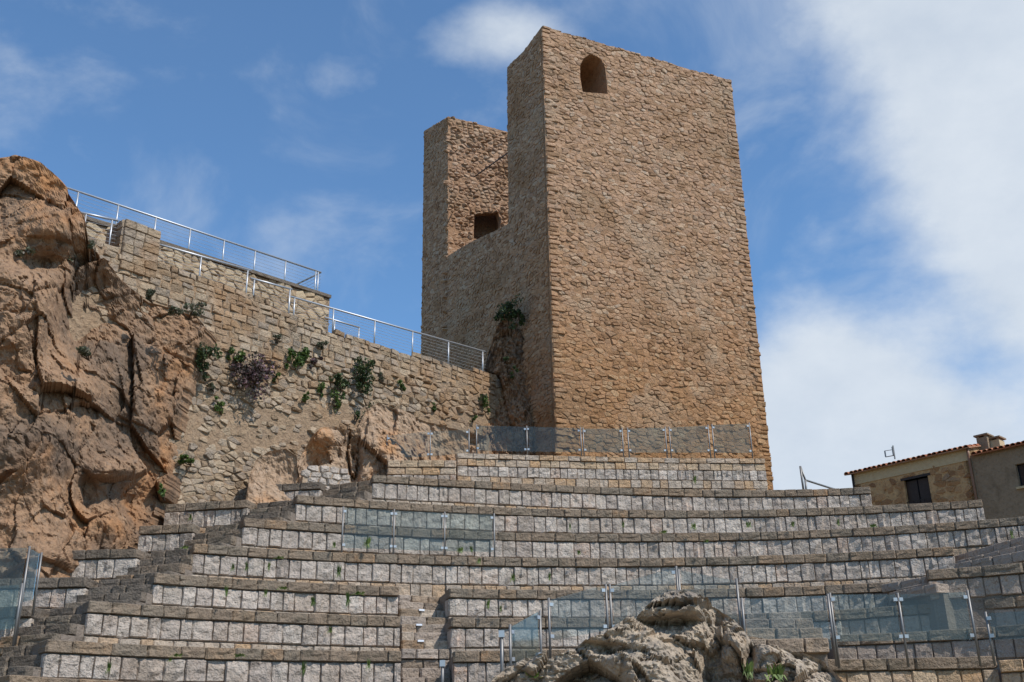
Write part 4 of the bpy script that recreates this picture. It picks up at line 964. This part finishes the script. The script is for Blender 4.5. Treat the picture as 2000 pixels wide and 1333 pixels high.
for (x0, x1, yt, yb_, setb) in ((1905, 1926, 849, 905, 1.0), (1931, 1950, 854, 905, 1.25)):
    f3 = frame(PH - frH[3] * setb, AZH); A = uv(x0, yt, f3, AZH); B = uv(x1, yt, f3, AZH); u_a, u_b = min(A[0], B[0]), max(A[0], B[0]); hh = (A[1] + B[1]) / 2
    ch = slab('chimney', rect(u_a, u_b, z2 - .2, hh - .12), None, f3, .5, 'pale_render' if x0 > 1920 else 'house_render', h2)
    cp = slab('cap', rect(u_a - .07, u_b + .07, hh - .06, hh), None, f3, .57, 'house_render', h2, front=.07); cp.parent = ch; cp.location = (0, 0, 0)
    for uu in (u_a + .02, u_b - .1):
        lg = slab('cap_foot', rect(uu, uu + .08, hh - .12, hh - .06), None, f3, .45, 'house_render', h2); lg.parent = ch; lg.location = (0, 0, 0)
f4 = frame(PH - frH[3] * .3, AZH); an = thing('roof_antenna', tuple(on_plane(1748, 893, f4[0], AZH)), 'small metal aerial with two uprights on the brown cottage roof', 'antenna')
B_ = on_plane(1748, 897, f4[0], AZH); T_ = on_plane(1743, 871, f4[0], AZH); M_ = on_plane(1728, 881, f4[0], AZH); N_ = on_plane(1730, 893, f4[0], AZH)
for nm, pts, rr in (('mast', [B_, np.array([B_[0], B_[1], T_[2]])], .03), ('boom', [on_plane(1746, 890, f4[0], AZH), N_], .018), ('dipole', [M_, N_], .03), ('dipole', [T_ + np.array([0, 0, -.05]), T_ + np.array([0, 0, -.4])], .05), ('boom', [on_plane(1742, 879, f4[0], AZH), M_], .012)):
    mb = MB(); mb.tube(pts, rr, 6); mb.build(nm, 'post_steel', an)
fr5 = at_y(1572, 958, 29.0); hf = thing('handrail_frame', tuple(fr5 - np.array([0, 0, .6])), 'bent steel handrail end sticking up behind the topmost tier', 'handrail')
for nm, pts in (('upright', [at_y(1563, 911, 29), at_y(1571, 970, 29)]), ('upright', [at_y(1573, 938, 29), at_y(1576, 972, 29)]), ('rail', [at_y(1563, 911, 29), at_y(1573, 938, 29), at_y(1620, 953, 29.5), at_y(1660, 965, 30)])):
    mb = MB(); mb.tube(pts, .03, 8); mb.build(nm, 'post_steel', hf, True)

# ------------------------------------------------------------------ plants
def leaf_cloud(rx, ry, rz, n, size, rg, droop=0.0, flat=.8):
    mb = MB(); cl = [(rg.gauss(0, .42) * rx, rg.uniform(-.6, .6) * ry, rg.gauss(0, .42) * rz, rg.uniform(.18, .48)) for _ in range(max(5, n // 45))]
    for _ in range(n):
        c = rg.choice(cl); d = Vector((rg.gauss(0, 1), rg.gauss(0, 1), rg.gauss(0, 1))).normalized() * c[3] * (rg.random() ** .4)
        p = Vector((c[0] + d.x * rx, c[1] + d.y * ry, c[2] + d.z * rz)); p.z -= droop * abs(p.x) ** 2
        s = size * rg.uniform(.6, 1.4); dirv = (d + Vector((rg.uniform(-.7, .7), rg.uniform(-.7, .7), rg.uniform(-.2, .9)))).normalized()
        sd = dirv.cross(Vector((rg.uniform(-1, 1), rg.uniform(-1, 1), rg.uniform(-1, 1)))).normalized() * s * .34
        nrm = dirv.cross(sd).normalized() * s * .15
        mb.add([p - dirv * s * .5, p + sd + nrm, p + dirv * s * .5, p - sd + nrm], [(0, 1, 2), (0, 2, 3)], rg.random())
    return mb
def shrub(label, px, py, w, h, d, mat, n=None, cat='shrub'):
    P = at_y(px, py, d); s = d / 2150; rg = random.Random(int(px * 7 + py))
    rx, rz = w * s * .76, h * s * .76; ry = min(.45, (rx + rz) * .5)
    n = n or int(90 + 5200 * rx * rz)
    t = thing('wall_shrub', tuple(P - np.array([0, 0, rz])), label, cat, 'shrubs growing on walls and rock')
    mb = leaf_cloud(rx, ry, rz, min(n, 1500), .075 if w > 18 else .055, rg); o = mb.build('foliage', mat, t); o.location = Vector((0, 0, rz))
    mb = MB()
    for k in range(4):
        a = Vector((0, ry * .8 + .1, -rz * .7)); b = Vector((rg.uniform(-.6, .6) * rx, rg.uniform(-.3, .3) * ry, rg.uniform(-.1, .6) * rz)); m_ = (a + b) / 2 + Vector((0, -.05, -.04))
        mb.tube([tuple(a), tuple(m_), tuple(b)], [.014, .010, .005], 5)
    o = mb.build('stem', 'bark', t); o.location = Vector((0, 0, rz))
def wall_d(px, py, fr=frW, az=AZW): return float(on_plane(px, py, fr[0], az)[1]) - .12
for lab, px, py, w, h, mat in (('dark green bush in the angle between cliff and wall', 395, 697, 34, 58, 'leaf_dark'), ('large rounded purple flowering bush on the retaining wall', 487, 728, 72, 58, 'leaf_heather'),
                               ('bright green tuft above the purple bush', 453, 692, 28, 24, 'leaf_green'), ('green bush right of the purple bush', 572, 706, 26, 34, 'leaf_green'), ('small green sprig beside the upper green bushes', 592, 694, 20, 26, 'leaf_green'),
                               ('reddish green tuft below the ashlar courses', 610, 704, 22, 18, 'leaf_heather'), ('tiny tuft just right of the purple bush', 537, 738, 14, 16, 'leaf_green'),
                               ('drooping green plant left of the tall bushes', 627, 756, 15, 34, 'leaf_green'), ('wide dark bush at the middle of the wall', 664, 744, 32, 30, 'leaf_dark'), ('tall grey green bush at the middle of the wall', 709, 736, 36, 52, 'leaf_dark'),
                               ('narrow green plant hanging under the wide dark bush', 655, 785, 18, 36, 'leaf_green'), ('light green tuft low on the wall', 595, 776, 16, 16, 'leaf_green'), ('green creeper hanging down above the bedrock', 712, 832, 26, 60, 'leaf_dark'),
                               ('small round bush under the lowest railing', 782, 760, 20, 20, 'leaf_green'), ('little bush low on the wall near the tower', 848, 793, 14, 18, 'leaf_green'), ('dark bush where wall meets the ruined stub', 948, 790, 18, 40, 'leaf_green'),
                               ('small green bush under the purple bush, near the cliff', 429, 796, 16, 24, 'leaf_green'), ('pale tuft left of the small green bush', 414, 756, 14, 18, 'leaf_grey'), ('sparse tuft in the ashlar courses', 541, 661, 18, 14, 'leaf_grey'),
                               ('faint grey tuft under the terrace wall corner', 625, 672, 20, 16, 'leaf_grey'), ('low green plant at the foot of the rubble wall', 367, 897, 32, 14, 'leaf_green'), ('thin green sprig between tall and round bushes', 745, 738, 16, 18, 'leaf_grey'),
                               ('weed on the wall beside the greenish panes', 925, 818, 12, 14, 'leaf_green')):
    shrub(lab, px, py, w, h, wall_d(px, py) - (.15 if w > 30 else 0), mat)
for lab, px, py, w, h, d, mat in (('grey green cushion on the cliff shoulder', 362, 606, 52, 18, 20.6, 'leaf_grey'), ('small bush on the cliff edge below the wall', 292, 576, 26, 18, 20.3, 'leaf_grey'), ('yellow green tuft by the short lower railing', 180, 484, 24, 28, 19.7, 'leaf_grey'),
                                  ('dark bush clinging to the ruined stub against the tower', 993, 607, 42, 38, 29.2, 'leaf_dark'), ('dark bush on the tower corner above the ruined stub', 1017, 617, 22, 26, 29.0, 'leaf_dark'), ('little dark tuft on the ruined stub', 985, 700, 14, 12, 28.4, 'leaf_dark'),
                                  ('tuft low on the ruined stub', 1001, 731, 13, 14, 28.1, 'leaf_dark'), ('grey shrub in the cleft of the cliff', 165, 686, 34, 20, 18.4, 'leaf_grey'), ('green sprig at the cliff foot beside the rubble wall', 316, 962, 12, 22, 19.3, 'leaf_green'),
                                  ('dry shrub under the overhang of the cliff', 42, 498, 34, 22, 18.7, 'leaf_grey'), ('wispy shrub on the upper cliff beside the railing', 140, 505, 26, 22, 19.6, 'leaf_grey')):
    shrub(lab, px, py, w, h, d, mat)

TUFTS = []
for k in range(5):
    rg = random.Random(300 + k); mb = MB()
    for _ in range(46):
        a = rg.uniform(0, 2 * math.pi); L = rg.uniform(.35, 1.0); x, y = rg.gauss(0, .16), rg.gauss(0, .10); dx, dy = math.cos(a) * .35 * L, -abs(math.sin(a)) * .5 * L; wd_ = rg.uniform(.03, .06)
        zz = rg.choice((1, 1, -.9)) * L
        mb.add([(x - wd_, y, 0), (x + wd_, y, 0), (x + dx * .5 + wd_ * .8, y + dy * .5, zz * .55), (x + dx * .5 - wd_ * .8, y + dy * .5, zz * .55), (x + dx, y + dy, zz)], [(0, 1, 2, 3), (3, 2, 4)], rg.random())
    TUFTS.append(make_mesh('weed_leaves', mb.v, mb.f, 'grass_leaf', False, mb.r))
def weed(label, px, py, d, w, h):
    P = at_y(px, py, d); s = d / 2150; rg = random.Random(int(px * 3 + py))
    t = tag(obj('weed', rg.choice(TUFTS), None, P), label, 'weed', 'weeds in the stone joints'); t.scale = (w * s * 1.1, max(w * s, .12) * .8, h * s * .6); t.rotation_euler = (0, 0, rg.uniform(-.4, .4))
wl_ = {'A': [(212, 1305, 9, 28), (345, 1281, 22, 8), (470, 1281, 26, 7), (593, 1308, 12, 34), (720, 1300, 8, 26)],
       'B': [(442, 1156, 8, 24), (518, 1160, 8, 18), (553, 1150, 20, 8), (612, 1176, 10, 22), (645, 1232, 8, 16), (680, 1172, 9, 34), (700, 1160, 26, 8), (953, 1182, 9, 24), (978, 1190, 6, 16)],
       'C': [(455, 1110, 7, 22), (482, 1108, 7, 22), (525, 1108, 7, 22), (545, 1090, 20, 6), (661, 1118, 12, 32), (935, 1097, 9, 14), (1002, 1130, 9, 20), (1073, 1128, 7, 20)],
       'D': [(653, 1066, 7, 18), (718, 1062, 14, 28), (899, 1076, 14, 16), (921, 1074, 8, 14), (1131, 1080, 8, 10), (1380, 1058, 10, 8), (360, 1070, 16, 8)],
       'E': [(1113, 1030, 5, 16), (1217, 1026, 7, 16), (1296, 1040, 16, 8), (1355, 1030, 12, 18), (1462, 1026, 14, 14), (1548, 1025, 10, 14), (1637, 1022, 7, 18), (1706, 1028, 16, 8), (1976, 1045, 9, 20)],
       'F': [(1357, 938, 8, 22), (372, 1012, 7, 18)]}
words = ['first', 'second', 'third', 'fourth', 'fifth', 'sixth', 'seventh', 'eighth', 'ninth']
for k, lst in wl_.items():
    for i, (px, py, w, h) in enumerate(sorted(lst)):
        d = float(at_z(px, np.interp(px, [a for a, b in TR[k]], [b for a, b in TR[k]]), TZ[k])[1]) - .10
        if px == 1357: d = 24.9
        weed('green weed in the joints of the %s seating tier, %s from the left' % (ord_[k], words[i]), px, py, d, w, h)
for lab, px, py, d, w, h in (('grass tuft in a cleft of the rock outcrop', 1212, 1286, 12.7, 26, 12), ('spiky grass at the foot of the rock outcrop', 1515, 1318, 11.6, 44, 40), ('yellowish grass clump in the front cleft of the rock outcrop', 1462, 1312, 11.9, 24, 40),
                             ('grass patch on the left toe of the rock outcrop', 1040, 1320, 12.6, 34, 16), ('green cushion under the outcrop shoulder', 1110, 1296, 12.9, 20, 8), ('sprig at the foot of the left railing stair', 332, 1290, 15.3, 8, 8)):
    weed(lab, px, py, d, w, h)
